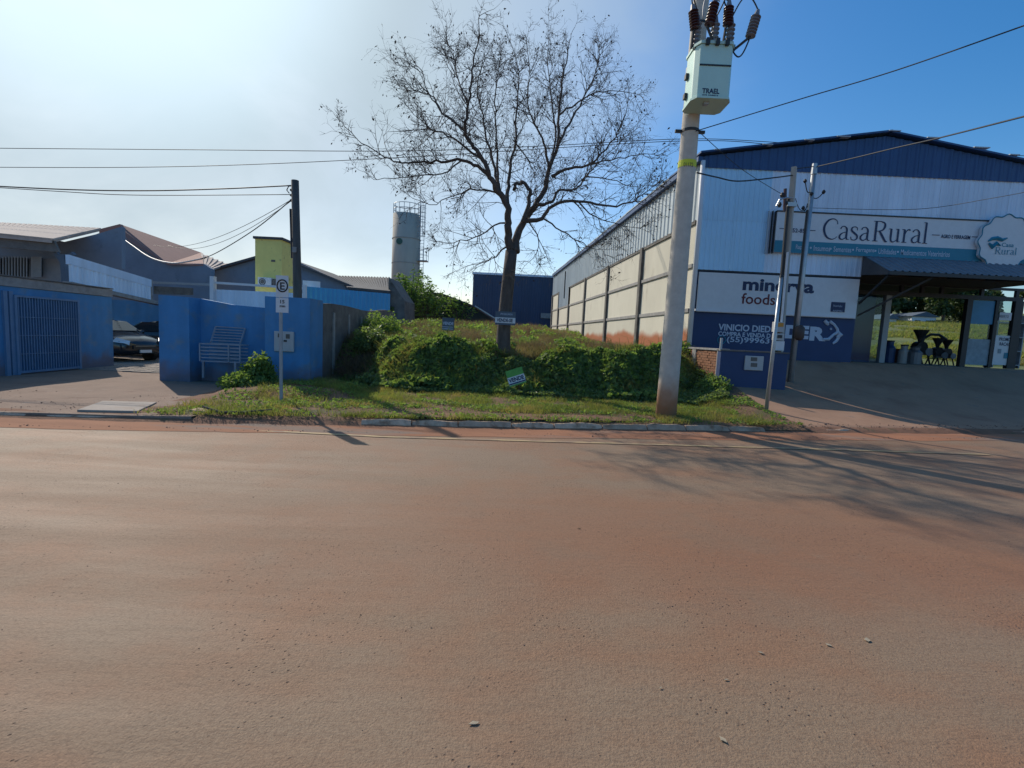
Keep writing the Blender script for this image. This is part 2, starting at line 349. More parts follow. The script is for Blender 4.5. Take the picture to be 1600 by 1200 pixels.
# road: worn asphalt under a film of red dust, drawn out along the street
def road_mat():
    m = bpy.data.materials.new('dusty_asphalt'); m.use_nodes = True
    nt = m.node_tree; N = nt.nodes; L = nt.links; b = N['Principled BSDF']
    g = N.new('ShaderNodeNewGeometry')
    rot = N.new('ShaderNodeMapping'); rot.inputs['Rotation'].default_value = (0,0,-.12); rot.inputs['Scale'].default_value = (.10,.75,1)
    L.new(g.outputs['Position'], rot.inputs[0])
    def nz(vec, s, d=6, r=.6):
        n = N.new('ShaderNodeTexNoise'); n.inputs['Scale'].default_value = s; n.inputs['Detail'].default_value = d; n.inputs['Roughness'].default_value = r
        L.new(vec, n.inputs['Vector']); return n.outputs['Fac']
    def mrr(v, a, b2, c=0, d=1):
        r = N.new('ShaderNodeMapRange'); r.interpolation_type = 'SMOOTHSTEP'
        r.inputs['From Min'].default_value = a; r.inputs['From Max'].default_value = b2; r.inputs['To Min'].default_value = c; r.inputs['To Max'].default_value = d
        L.new(v, r.inputs['Value']); return r.outputs[0]
    def mix(f, a, bb, t='MIX'):
        x = N.new('ShaderNodeMix'); x.data_type = 'RGBA'; x.blend_type = t
        if isinstance(f, float): x.inputs['Factor'].default_value = f
        else: L.new(f, x.inputs['Factor'])
        for s, v in (('A', a), ('B', bb)):
            if isinstance(v, tuple): x.inputs[s].default_value = (*v, 1)
            else: L.new(v, x.inputs[s])
        return x.outputs['Result']
    P = g.outputs['Position']
    streak = nz(rot.outputs[0], 1.6, 5)
    blot = nz(P, .9, 6)
    add = N.new('ShaderNodeMath'); add.operation = 'ADD'; L.new(streak, add.inputs[0]); L.new(blot, add.inputs[1])
    c = mix(mrr(add.outputs[0], .85, 1.18), (.246,.196,.150), (.262,.166,.112))
    # the dust lies thickest along the lane centre, a metre or two from the camera
    sx = N.new('ShaderNodeSeparateXYZ'); L.new(P, sx.inputs[0])
    warp = N.new('ShaderNodeMath'); warp.operation = 'MULTIPLY_ADD'; warp.inputs[1].default_value = 1.6
    L.new(blot, warp.inputs[0]); L.new(sx.outputs['Y'], warp.inputs[2])
    band = N.new('ShaderNodeMath'); band.operation = 'MULTIPLY'
    L.new(mrr(warp.outputs[0], 3.1, 4.2), band.inputs[0]); L.new(mrr(warp.outputs[0], 4.6, 6.2, 1, 0), band.inputs[1])
    bf = N.new('ShaderNodeMath'); bf.operation = 'MULTIPLY'; bf.inputs[1].default_value = .75; L.new(band.outputs[0], bf.inputs[0])
    xf = N.new('ShaderNodeMath'); xf.operation = 'MULTIPLY'; L.new(bf.outputs[0], xf.inputs[0]); L.new(mrr(sx.outputs['X'], -3.5, 1.5, .25, 1), xf.inputs[1])
    c = mix(xf.outputs[0], c, (.255,.135,.082))
    c = mix(mrr(nz(P, .8, 7, .65), .48, .66, 0, .35), c, (.195,.165,.130))
    c = mix(mrr(nz(P, 2.6, 8, .7), .58, .75, 0, .5), c, (.27,.215,.165))
    fine = nz(P, 90, 3, .7)
    c = mix(mrr(nz(P, 38, 4, .7), .45, .68, 0, .45), c, (.13,.085,.06))
    c = mix(mrr(fine, .35, .7, 0, .42), c, (.12,.075,.055))
    c = mix(mrr(fine, .62, .75, 0, .45), c, (.40,.32,.26))
    v = N.new('ShaderNodeTexVoronoi'); v.inputs['Scale'].default_value = 26; L.new(P, v.inputs['Vector'])
    pit = mrr(v.outputs['Distance'], .07, .20, 1, 0)
    gate = N.new('ShaderNodeMath'); gate.operation = 'MULTIPLY'; L.new(pit, gate.inputs[0]); L.new(mrr(nz(P, 1.1, 4), .46, .60), gate.inputs[1])
    c = mix(gate.outputs[0], c, (.075,.042,.03))
    c = mix(1.0, c, (1.10,.95,.80), 'MULTIPLY')
    L.new(c, b.inputs['Base Color'])
    L.new(mrr(nz(rot.outputs[0], 3, 6), .3, .7, .70, .80), b.inputs['Roughness'])
    b.inputs['Specular IOR Level'].default_value = .38
    h = N.new('ShaderNodeMath'); h.operation = 'MULTIPLY_ADD'; h.inputs[1].default_value = -1.0
    L.new(gate.outputs[0], h.inputs[0]); L.new(fine, h.inputs[2])
    h2 = N.new('ShaderNodeMath'); h2.operation = 'MULTIPLY_ADD'; h2.inputs[1].default_value = 1.5; rough_ = mrr(nz(P, .55, 5), .44, .60, .12, 1)
    hm = N.new('ShaderNodeMath'); hm.operation = 'MULTIPLY'; L.new(nz(P, 46, 5, .7), hm.inputs[0]); L.new(rough_, hm.inputs[1]); L.new(hm.outputs[0], h2.inputs[0]); L.new(h.outputs[0], h2.inputs[2])
    rp_ = N.new('ShaderNodeMapping'); rp_.inputs['Rotation'].default_value = (0,0,-.1); rp_.inputs['Scale'].default_value = (3.5,11,1); L.new(P, rp_.inputs[0])
    h3 = N.new('ShaderNodeMath'); h3.operation = 'MULTIPLY_ADD'; h3.inputs[1].default_value = 1.5; L.new(nz(rp_.outputs[0], 1.0, 6, .65), h3.inputs[0]); L.new(h2.outputs[0], h3.inputs[2]); h2 = h3
    bp = N.new('ShaderNodeBump'); bp.inputs['Strength'].default_value = .7; bp.inputs['Distance'].default_value = .006
    L.new(h2.outputs[0], bp.inputs['Height']); L.new(bp.outputs[0], b.inputs['Normal'])
    return m
M['road'] = road_mat()
def splash(m, z0, z1, col, amt=.7):
    nt = m.node_tree; N = nt.nodes; L = nt.links; b = N['Principled BSDF']; src = b.inputs['Base Color'].links[0].from_socket
    g = N.new('ShaderNodeNewGeometry'); sx = N.new('ShaderNodeSeparateXYZ'); L.new(g.outputs['Position'], sx.inputs[0])
    n = N.new('ShaderNodeTexNoise'); n.inputs['Scale'].default_value = 3; n.inputs['Detail'].default_value = 8; L.new(g.outputs['Position'], n.inputs['Vector'])
    a = N.new('ShaderNodeMath'); a.operation = 'MULTIPLY_ADD'; a.inputs[1].default_value = -.9; L.new(n.outputs['Fac'], a.inputs[0]); L.new(sx.outputs['Z'], a.inputs[2])
    r = N.new('ShaderNodeMapRange'); r.interpolation_type = 'SMOOTHSTEP'; r.inputs['From Min'].default_value = z0-.45; r.inputs['From Max'].default_value = z1-.45
    r.inputs['To Min'].default_value = amt; r.inputs['To Max'].default_value = 0; L.new(a.outputs[0], r.inputs['Value'])
    mp = N.new('ShaderNodeMapping'); mp.inputs['Scale'].default_value = (3.2,3.2,.30); L.new(g.outputs['Position'], mp.inputs[0])
    ns = N.new('ShaderNodeTexNoise'); ns.inputs['Scale'].default_value = 1; ns.inputs['Detail'].default_value = 6; L.new(mp.outputs[0], ns.inputs['Vector'])
    rs = N.new('ShaderNodeMapRange'); rs.inputs['From Min'].default_value = .35; rs.inputs['From Max'].default_value = .75; rs.inputs['To Min'].default_value = 1.05; rs.inputs['To Max'].default_value = .86; L.new(ns.outputs['Fac'], rs.inputs['Value'])
    sc_ = N.new('ShaderNodeVectorMath'); sc_.operation = 'SCALE'; L.new(src, sc_.inputs[0]); L.new(rs.outputs[0], sc_.inputs['Scale'])
    mm = N.new('ShaderNodeMix'); mm.data_type = 'RGBA'; L.new(r.outputs[0], mm.inputs['Factor']); L.new(sc_.outputs[0], mm.inputs['A'])
    mm.inputs['B'].default_value = (*col,1); L.new(mm.outputs['Result'], b.inputs['Base Color'])
splash(M['blue'], .15, .75, (.17,.12,.11), .75)
splash(M['whitesheet'], -5, -4, (.3,.2,.1)); splash(M['galvsheet'], -5, -4, (.3,.2,.1)); splash(M['darkc'], .2, .9, (.14,.09,.06), .6); splash(M['coping'], -5, -4, (.3,.2,.1))
splash(M['polecl'] if 'polecl' in M else M['concrete'], .2, .8, (.22,.12,.07))

# ------------------------------------------------------------------ ground levels
KP = [gz(x, y, .1) for x, y in ((-260,636),(0,645),(300,653),(600,659),(800,663),(1130,669),(1500,672),(1760,676))]
def kerbY(x):
    if x <= KP[0].x: return KP[0].y
    for a, b in zip(KP, KP[1:]):
        if x <= b.x: return a.y + (b.y-a.y)*(x-a.x)/(b.x-a.x)
    a, b = KP[-2], KP[-1]
    return b.y + (b.y-a.y)/(b.x-a.x)*(min(x,60)-b.x)*.3
def xright(y):                       # boundary between the vacant lot and the warehouse side
    if y < 13: return 5.45
    if y < 15: return 5.45 + (y-13)/2*.15
    return 5.6 - .072*(y-15)
def nzs(x, y, s=1.0): return noise.noise(Vector((x*s, y*s, 3.3)))
def lot_z(x, y):
    y0 = 12.1 + 1.0*sstep(3.8, 5.2, x) + 1.4*(1-sstep(-4.4, -2.9, x))
    z = .14 + 1.0*sstep(y0-.3, y0+1.6, y) + .072*max(0, min(y, 27)-14)
    if y > 27: z -= .02*(y-27)
    z += .05*nzs(x, y, 1.3)*sstep(kerbY(x), 12, y) + .09*nzs(x, y, .7)*sstep(13, 15, y)
    low = (1-sstep(.9, 3.6, xright(y)-x))*(1-sstep(23, 34, y))*sstep(13.3, 15., y)
    z = z*(1-low) + 1.12*low
    if x > 4.2 and y < 13: z = max(z, .1+(ramp_z(5.5, y)-.1)*sstep(4.2, 5.35, x))
    return z
def ramp_z(x, y):
    k = kerbY(x)
    return .1 + 1.17*min(1, max(0, (y-k)/(14.8-k)))**1.8
def yard_z(x, y): return .1 + .02*nzs(x, y, .8)
def field_z(x, y): return 1.12 + .085*max(0, y-26) + .02*max(0, x-19) + .25*nzs(x, y, .12)*sstep(24, 40, y)

def sheet(fn, xs, ys, name, m):
    """grid sheet: xs, ys are functions of (u,v)"""
    mb = MB(); nu, nv = xs[1], ys[1]
    for j in range(nv+1):
        for i in range(nu+1):
            x, y = xs[0](i/nu, j/nv), ys[0](i/nu, j/nv); k = kerbY(x)
            mb.v.append((x, y, fn(x, y)-(.075 if j == 0 else 0)))
    for j in range(nv):
        for i in range(nu):
            a = j*(nu+1)+i; mb.f.append((a, a+1, a+nu+2, a+nu+1))
    return struct(mb, name, m, smooth=True)
struct(MB().quad((-1500,-1500,-.06),(1500,-1500,-.06),(1500,1500,-.06),(-1500,1500,-.06)), 'ground', M['base'])
# low wooded hills closing the horizon
mb = MB(); n = 160
for i in range(n+1):
    a = -pi*.62+pi*1.24*i/n; h_ = 9+7*noise.noise(Vector((i*.09,2,1)))+2.5*noise.noise(Vector((i*.7,5,1)))
    for r_, z_ in ((520,-.2),(540,h_*.7),(560,h_),(700,-.2)): mb.v.append((r_*sin(a), r_*cos(a), z_))
for i in range(n):
    for k in range(3): q = 4*i+k; mb.f.append((q,q+4,q+5,q+1))
struct(mb, 'hills', mat('wooded_hill', (.05,.075,.045), .95, .5, .05))
# road
mb = MB(); xs = [-400,-120,-60]+[-40+i*2 for i in range(46)]+[90,160,400]
for x in xs: mb.v += [(x,-9,0),(x,kerbY(x)+.03,0)]
for i in range(len(xs)-1): mb.f.append((2*i,2*i+2,2*i+3,2*i+1))
struct(mb, 'road', M['road'])
# red soil washed into the gutter
M['gutter'] = mat('gutter_soil', (.31,.135,.07), .95, .2, 1.5, .5, 60, dirt=[((.21,.15,.115), 1.2, .5, .15), ((.31,.20,.14), 3, .6, .15)], stretch=(.3,1.5,1), bdist=.01)
mb = MB(); n = 240; x0, x1 = -14, 30
for i in range(n+1):
    x = x0+(x1-x0)*i/n; k = kerbY(x)
    wd = .62 + .12*nzs(x, 0, .5)+.05*nzs(x,5,2.5)
    mb.v += [(x,k-wd,.004),(x,k-wd*.5,.018+.01*nzs(x,2,1.5)),(x,k-.01,.03+.012*nzs(x,9,2))]
for i in range(n):
    a = 3*i; mb.f += [(a,a+3,a+4,a+1),(a+1,a+4,a+5,a+2)]
struct(mb, 'gutter_soil', M['gutter'], smooth=True)
# worn yellow edge line
mb = MB(); LP = [gz(x,y,0) for x,y in ((-200,648),(0,660),(300,668),(600,683),(1000,694.5),(1300,703),(1700,716))]
def lineY(x):
    for a, b in zip(LP, LP[1:]):
        if x <= b.x: return a.y+(b.y-a.y)*(x-a.x)/(b.x-a.x)
    return LP[-1].y
n = 120
for i in range(n+1):
    x = -10+18*i/n; y = lineY(x); mb.v += [(x,y-.045,.0085),(x,y+.045,.0085)]
for i in range(n): a = 2*i; mb.f.append((a,a+2,a+3,a+1))
struct(mb, 'edge_line', M['paint_line'])

# kerb of whitewashed stones, each a stone of its own
kerb = bpy.data.objects.new('kerb', None); COL.objects.link(kerb); kerb['kind'] = 'structure'; OFF['kerb'] = Vector((0,0,0))
def stone_run(pxs, h=.13, wd=.14):
    for a, b in zip(pxs, pxs[1:]):
        xa = a+.008; xb = b-.012; ya, yb = kerbY(xa), kerbY(xb)
        mb = MB(); d = Vector((xb-xa, yb-ya, 0)).normalized(); nn = Vector((-d.y, d.x, 0))
        ks = 5; L0 = Vector((xa,ya,0)); L1 = Vector((xb,yb,0)); hh = h+rnd.uniform(-.02,.015); tw = rnd.uniform(-.02,.02)
        for i in range(ks+1):
            p = L0.lerp(L1, i/ks) + nn*(tw*(i/ks-.5)+rnd.uniform(-.006,.006)); e = .015 if i in (0,ks) else 0
            z = hh+rnd.uniform(-.012,.012)-e
            mb.v += [tuple(p+Vector((0,0,-.02))), tuple(p+nn*.006+Vector((0,0,z*.42))), tuple(p+nn*.07+Vector((0,0,z))), tuple(p+nn*(wd-.02)+Vector((0,0,z))), tuple(p+nn*wd+Vector((0,0,-.02)))]
        for i in range(ks):
            for k in range(4):
                q = 5*i+k; mb.f.append((q,q+1,q+6,q+5))
        mb.f += [(0,1,2,3,4), tuple(5*ks+k for k in (4,3,2,1,0))]
        mb.build('kerb_stone', M['kerb'], kerb)
def kx(px): return gz(px, 660, .1).x
xs = [kx(560)]
while xs[-1] < kx(1150): xs.append(xs[-1]+rnd.uniform(.72,1.0))
stone_run(xs, .13)
xs = [-20.]
while xs[-1] < kx(300): xs.append(xs[-1]+rnd.uniform(1.5,2.3))
stone_run(xs, .085, .10)
# broken edge of the drive on the right
xs = [kx(1250)]
while xs[-1] < 22: xs.append(xs[-1]+rnd.uniform(.5,1.1))
stone_run(xs, .07, .12)

mb = MB(); n = 420
for i in range(n+1):
    x = -22+46*i/n; k = kerbY(x); j = .02*nzs(x,1,3)+.02*nzs(x,7,9)
    mb.v += [(x,k-.15+j,.0),(x,k-.03+j,.03+j*.3),(x,k+.07+j,.072+j*.4),(x,k+.22,.096),(x,k+.45,.09)]
for i in range(n):
    for q in range(4): a = 5*i+q; mb.f.append((a,a+5,a+6,a+1))
struct(mb, 'verge_edge', M['soil'], smooth=True)
XL = -5.6                             # behind the lot's left wall
sheet(yard_z, (lambda u,v: -45+(XL+.6+45)*u, 110), (lambda u,v: (lambda x: kerbY(x)+.06+v*v*(60-kerbY(x)))(-45+(XL+.6+45)*u), 60), 'yard_ground', M['yard'])
sheet(lot_z, (lambda u,v: XL+(xright(kerbY(0)+.1+v*(50-11))+.32-XL)*u, 70), (lambda u,v: (lambda x: kerbY(x)+.08+v*(58-kerbY(x)))(XL+(5.5-XL)*u), 190), 'lot_ground', M['lotsoil'])
sheet(ramp_z, (lambda u,v: 5.5+(18.3-5.5)*u, 30), (lambda u,v: (lambda x: kerbY(x)+.07+v*(16.9-kerbY(x)))(5.5+(18.3-5.5)*u), 40), 'drive_ramp', M['ramp'])
sheet(lambda x,y: min(field_z(x,y), .06+ .16*max(0,y-kerbY(x))) if y<17 else field_z(x,y), (lambda u,v: 18.25+u*u*220, 70), (lambda u,v: kerbY(25)+.3+v*v*260, 90), 'field', M['field'])
sheet(field_z, (lambda u,v: 6+12.3*u, 12), (lambda u,v: 50+v*200, 40), 'field_behind', M['field'])
# bare soil strip of the verge (its own worn patch)
mb = MB(); n = 60
for i in range(n+1):
    x = -2.9+5.6*i/n; k = kerbY(x)
    wv = .5+.25*nzs(x,1,.9); e = min(1, min(i,n-i)/10)
    for t in (0,.33,.66,1):
        y = k+.35+(wv*t-.1)*e; mb.v.append((x,y,lot_z(x,y)+.012+.01*(t in (.33,.66))))
for i in range(n):
    for k in range(3): a = 4*i+k; mb.f.append((a,a+4,a+5,a+1))
struct(mb, 'bare_soil', M['soil'], smooth=True)

# concrete slab over the gutter on the left
p = [gz(x,y,.13) for x,y in ((120,640),(215,642),(245,628),(160,626))]
tag(MB().prism(p, (0,0,-.08)).build('drain_slab', M['slab'], bevel=.01), 'pale concrete slab lying flush in the earth by the left kerb', 'slab')
# yard pavers
mb = MB(); 
for i in range(-2,44):
    for j in range(26):
        x = -14.3+.26*i+.03*rnd.random(); y = 13.6+.17*j
        if x > -8.75+(.0) and y < 12.3: continue
        z = .115+rnd.uniform(0,.012); a = .25
        c, s = cos(a), sin(a)
        pts = [(x+c*dx-s*dy, y+s*dx+c*dy, 0) for dx,dy in ((0,0),(.24,0),(.24,.155),(0,.155))]
        mb.add([(q[0],q[1],z) for q in pts]+[(q[0],q[1],.06) for q in pts], [(0,1,2,3),(0,4,5,1),(1,5,6,2),(2,6,7,3),(3,7,4,0)])
o = mb.build('yard_paving', M['paver']); tag(o, 'dusty interlocking pavers in front of the parked car', 'paving', kind='stuff')


# ------------------------------------------------------------------ lettering and sheets
def text(s, x0, yt, x1, yb, Y, m, parent, name='lettering', bold=0., ext=.004, keep=False, faceY=None):
    cu = bpy.data.curves.new('t', 'FONT'); cu.body = s; cu.size = 1; cu.offset = bold; cu.resolution_u = 3
    ob = bpy.data.objects.new('t', cu); COL.objects.link(ob)
    dg = bpy.context.evaluated_depsgraph_get(); dg.update()
    me = bpy.data.meshes.new_from_object(ob.evaluated_get(dg)); bpy.data.objects.remove(ob)
    v = np.empty(len(me.vertices)*3, dtype=np.float32); me.vertices.foreach_get('co', v); v = v.reshape(-1,3)
    a = at(x0, yb, Y); b = at(x0, yt, Y); c = at(x1, yb, Y)
    lo, hi = v.min(0), v.max(0)
    X = a.x + (v[:,0]-lo[0])/(hi[0]-lo[0])*(c.x-a.x); Z = a.z+(v[:,1]-lo[1])/(hi[1]-lo[1])*(b.z-a.z)
    o = OFF.get(parent.name, Vector((0,0,0)))
    w2 = np.stack([X-o.x, np.full_like(X, Y-o.y), Z-o.z],1).astype(np.float32)
    me.vertices.foreach_set('co', w2.ravel()); me.update(); me.materials.clear(); me.materials.append(m)
    r = bpy.data.objects.new(name, me); COL.objects.link(r); r.parent = parent; me.name = name
    return r
def rectp(x0, yt, x1, yb, Y, th, name, m, parent, bevel=0):
    """upright board facing the street; corners from the left edge's height"""
    a = at(x0, yb, Y); b = at(x0, yt, Y); c = at(x1, yb, Y)
    return MB().box(a.x, Y, a.z, c.x, Y+th, b.z).build(name, m, parent, bevel=bevel)
def corr(P0, d, ln, z0, z1, nrm, pitch=.2, dep=.03, mb=None):
    """ribbed sheet standing on P0..P0+d*ln; z0,z1 numbers or functions of s"""
    mb = mb or MB(); P0 = Vector(P0); d = Vector(d).normalized(); nrm = Vector(nrm).normalized()
    f0 = z0 if callable(z0) else (lambda s: z0); f1 = z1 if callable(z1) else (lambda s: z1)
    s = 0.; pr = []
    while s < ln-1e-6:
        for t, h in ((0,0),(.45,0),(.6,1),(.85,1)):
            q = s+t*pitch
            if q < ln: pr.append((q,h))
        s += pitch
    pr.append((ln,0)); b = len(mb.v)
    for q, h in pr:
        p = P0+d*q+nrm*(h*dep); mb.v += [(p.x,p.y,f0(q)),(p.x,p.y,f1(q))]
    for i in range(len(pr)-1): a = b+2*i; mb.f.append((a,a+2,a+3,a+1))
    return mb

# ------------------------------------------------------------------ warehouse with the farm shop
FY = 15.0
cx0 = at(1087, 400, FY).x; RX = 2*at(1385, 211, FY).x - cx0; PKX = (cx0+RX)/2
W = thing('warehouse', (cx0, FY, 1.0), 'large warehouse with navy gable, pale sheet front and cream panel side wall', 'warehouse')
ZE, ZC, ZB, ZR = 6.83, 3.87, 1.0, at(1385, 214, FY).z
DL = 28.7; sd = Vector((-.072, 1, 0)).normalized()
def side(s, z, dpt=0): p = Vector((cx0, FY, 0))+sd*s; return Vector((p.x-dpt, p.y+0, z))
PX = at(1345, 430, FY).x              # where the porch starts
# solid lower front wall
MB().box(cx0+.05, FY+.02, .3, PX, FY+.30, ZC+.05).build('front_wall', M['navy'], W)
# sheets of the front: narrow lap lines between them
x = cx0+.02; k = 0
while x < RX-.05:
    w_ = min(1.02, RX-x); pr = .004*(k % 2)
    def zb(s, x=x): return ZC-.02 if x+s < PX-.01 else 4.49
    if x < PX < x+w_ : w_ = PX-x+.0
    zsp = 5.3
    corr((x, FY-.012-pr, 0), (1,0,0), w_, zb(.0), zsp+.05, (0,-1,0), .15, .015).build('cladding_sheet', M['bluepale' if k < 2 else 'whitesheet'], W)
    corr((x, FY-.022-pr, 0), (1,0,0), w_, zsp, ZE, (0,-1,0), .15, .015).build('cladding_sheet', M['bluepale' if k < 2 else 'whitesheet'], W)
    x += w_; k += 1
def roofz(x): return ZR-(abs(x-PKX))/(PKX-cx0)*(ZR-(ZE+.27))
# gable
x = cx0; k = 0
while x < RX-.01:
    w_ = min(1.0, RX-x)
    if x < PKX < x+w_: w_ = PKX-x if PKX-x > .05 else w_
    corr((x, FY-.05-.004*(k%2), 0), (1,0,0), w_, ZE-.05, (lambda s, x=x: roofz(x+s)), (0,-1,0), .25, .02).build('gable_sheet', M['navysheet'], W)
    x += w_; k += 1
# roof sheets: each slope as ribbed panels, overhanging the front
for sg in (-1, 1):
    xe = cx0-.18 if sg < 0 else RX+.18
    for j in range(12):
        y0 = FY-.22+j*2.42; y1 = min(y0+2.42, FY+28.8)
        sh0 = -.072*(y0-FY); sh1 = -.072*(y1-FY)
        jt = rnd.uniform(-.012,.012)
        mb = MB(); ze = roofz(xe)+.05+jt; zr = ZR+.06+jt
        P = [(xe+sh0,y0,ze),(PKX+sh0,y0,zr),(PKX+sh1,y1,zr),(xe+sh1,y1,ze)]
        mb.prism(P, (0,0,.05)).build('roof_sheet', M['navysheet'] if j < 1 else M['galvsheet'], W)
for k in range(9):                    # bent pale flashing ends along the gable
    xx = cx0+ (RX-cx0)*(k+.35+rnd.uniform(-.2,.2))/9
    MB().box(xx, FY-.25, roofz(xx)+.09, xx+rnd.uniform(.15,.5), FY-.1, roofz(xx)+.115).build('flashing', M['galvsheet'], W)
# side wall
BAYS = [0, 4.9, 10.0, 15.3, 20.6, 25.2, 28.7]
ROWS = [.9, 2.64, 3.98, 5.27]
for i in range(6):
    a, b = BAYS[i], BAYS[i+1]
    for r in range(3):
        if i == 4 and r == 2: continue
        z0, z1 = ROWS[r]+(.05 if r else 0), ROWS[r+1]-.05
        dd = rnd.uniform(-.01,.01)
        p = [side(a+.14, z0, dd), side(b-.14, z0, dd), side(b-.14, z1, dd), side(a+.14, z1, dd)]
        MB().prism(p, (.14,0,0)).build('wall_panel', M['panel'], W)
    for r in range(1, 4):
        if i == 4 and r == 3: continue
        MB().prism([side(a+.12,ROWS[r]-.065,.05), side(b-.12,ROWS[r]-.065,.05), side(b-.12,ROWS[r]+.05,.05), side(a+.12,ROWS[r]+.05,.05)], (.2,0,0)).build('rail', M['darkc'] if r==3 else M['coping'], W)
for i, s in enumerate(BAYS):
    if i == 0: continue
    MB().prism([side(s-.13,.6,.10), side(s+.13,.6,.10), side(s+.13,5.31 if i != 4 else 4.05,.10), side(s-.13,5.31 if i != 4 else 4.05,.10)], (.3,0,0)).build('pilaster', M['darkc'], W)
s = .02; k = 0
while s < DL:
    w_ = min(1.05, DL-s); zb = 4.02 if BAYS[4] <= s < BAYS[5]-.5 else 5.29
    corr(side(s,0,.03+.004*(k%2)), sd, w_, zb, ZE+.1, (-1,0,0), .35, .035).build('cladding_sheet', M['galvsheet'], W)
    s += w_; k += 1
MB().tube([side(BAYS[4]+1.8,4.6,.1), side(BAYS[4]+1.8,6.6,.1)], .04, 6).build('side_pipe', M['dark'], W)
# gutter along the side eave and the downpipe on the corner
MB().bar(side(-.1,ZE+.17,.12), side(DL,ZE+.17,.12), .16, .14).build('eaves_gutter', M['navysheet'], W)
MB().tube([(cx0-.04,FY-.1,6.95),(cx0-.02,FY-.12,5.4),(cx0-.02,FY-.12,5.3),(cx0-.02,FY-.12,1.15)], [.07,.07,.075,.07], 8).build('downpipe', M['white'], W, smooth=True)
MB().box(cx0+.06, FY-.035, ZC-.07, PX, FY-.005, ZC-.03).build('sheet_edge', M['dark'], W)
# back and right walls, shop floor, inner ceiling, partition
MB().prism([(cx0+.2-.072*28.6, FY+28.6,.3),(RX-.072*28.6, FY+28.6,.3),(RX-.072*28.6,FY+28.6,ZE),(PKX-.072*28.6,FY+28.6,ZR),(cx0+.2-.072*28.6,FY+28.6,ZE)], (0,.1,0)).build('back_wall', M['greyb'], W)
FLZ = 1.28
MB().box(PX-.3, FY-.1, FLZ-.4, RX+.15, FY+12.2, FLZ).build('shop_floor', M['ramp'], W)
MB().box(PX, FY+.02, 3.92, RX, FY+12, 3.99).build('porch_ceiling', M['wood'], W)
MB().box(PX+.0, FY+1.9, FLZ, PX+.2, FY+12, 3.92).build('inner_wall', M['navy'], W)
MB().box(PX, FY+11.8, FLZ, RX-.5, FY+12, 3.92).build('inner_wall', M['darkc'], W)
MB().prism([(RX,FY+.1,3.95),(RX-.072*1,FY+14,3.95),(RX-1,FY+14,ZE),(RX,FY+.1,ZE)], (-.1,0,0)).build('right_wall', M['galvsheet'], W)
MB().prism([(RX-.1,FY+12.1,.5),(RX-.072*17,FY+28.4,.5),(RX-.072*17,FY+28.4,ZE),(RX-.1,FY+12.1,ZE)], (-.1,0,0)).build('right_wall', M['galvsheet'], W)
# inside the porch and above it: beams seen below the awning
MB().box(PX, FY+.02, 3.99, RX, FY+.2, 4.5).build('lintel', M['navy'], W)
GY = FY+1.7
fa = W
def gx(px, y=500): return at(px, y, GY).x
beamz = at(1400, 457, GY).z
MB().box(PX+.2, GY-.06, beamz-.11, gx(1592), GY+.06, beamz+.02).build('transom_beam', M['dark'], fa)
MB().box(PX+.2, GY-.05, at(1400,446,GY).z, gx(1592), GY+.05, at(1400,446,GY).z+.08).build('head_beam', M['dark'], fa)
for px in (1409, 1441, 1472, 1535, 1590):
    MB().box(gx(px,450)-.05, GY-.045, beamz+.02, gx(px,450)+.05, GY+.045, 3.92).build('mullion', M['dark'], fa)
MB().box(gx(1384)-.12, GY-.08, FLZ, gx(1384)+.07, GY+.08, beamz-.11).build('door_post', M['steel'], fa, bevel=.008)
for px, h in ((1510,.09),(1553,.05),(1587,.14)):
    MB().box(gx(px)-h, GY-.07, FLZ, gx(px)+h, GY+.07, beamz-.11).build('door_post', M['dark'], fa)
for a, b in ((1513,1552),(1555,1584),):
    MB().box(gx(a)+.05, GY-.006, FLZ+.05, gx(b)-.02, GY+.006, beamz-.12).build('pane', M['glass'], fa)
MB().box(PX+.25, GY-.006, FLZ+.05, gx(1381)-.1, GY+.006, beamz-.12).build('pane', M['glass'], fa)
MB().box(PX+.25, GY+.2, FLZ, gx(1372), GY+.26, beamz-.12).build('display_back', M['navysheet'], fa)
MB().box(gx(1514), GY-.03, at(1514,482,GY).z-.5, gx(1550), GY-.015, beamz-.14).build('window_print', M['film'], fa)
MB().box(gx(1515), GY-.03, FLZ+.08, gx(1551), GY-.015, FLZ+.95).build('window_print', M['poster'], fa)
po = MB().box(gx(1558), GY-.04, at(1558,570,GY).z, gx(1581), GY-.02, at(1558,524,GY).z).build('poster', M['signw'], fa)
text('PROMO\n RACAO', 1560, 527, 1579, 540, GY-.045, M['letter'], fa, bold=.02)
rectp(1559, 545, 1564, 552, GY-.05, .008, 'poster_picture', M['poster'], fa)
rectp(1568, 551, 1576, 560, GY-.05, .008, 'poster_picture', M['teal'], fa)
nt_ = MB().box(gx(1559), GY-.04, at(1559,500,GY).z, gx(1578), GY-.02, at(1559,488,GY).z).build('notice', M['signw'], fa)
text('ABERTO', 1561, 492, 1576, 496, GY-.045, M['letter'], fa)
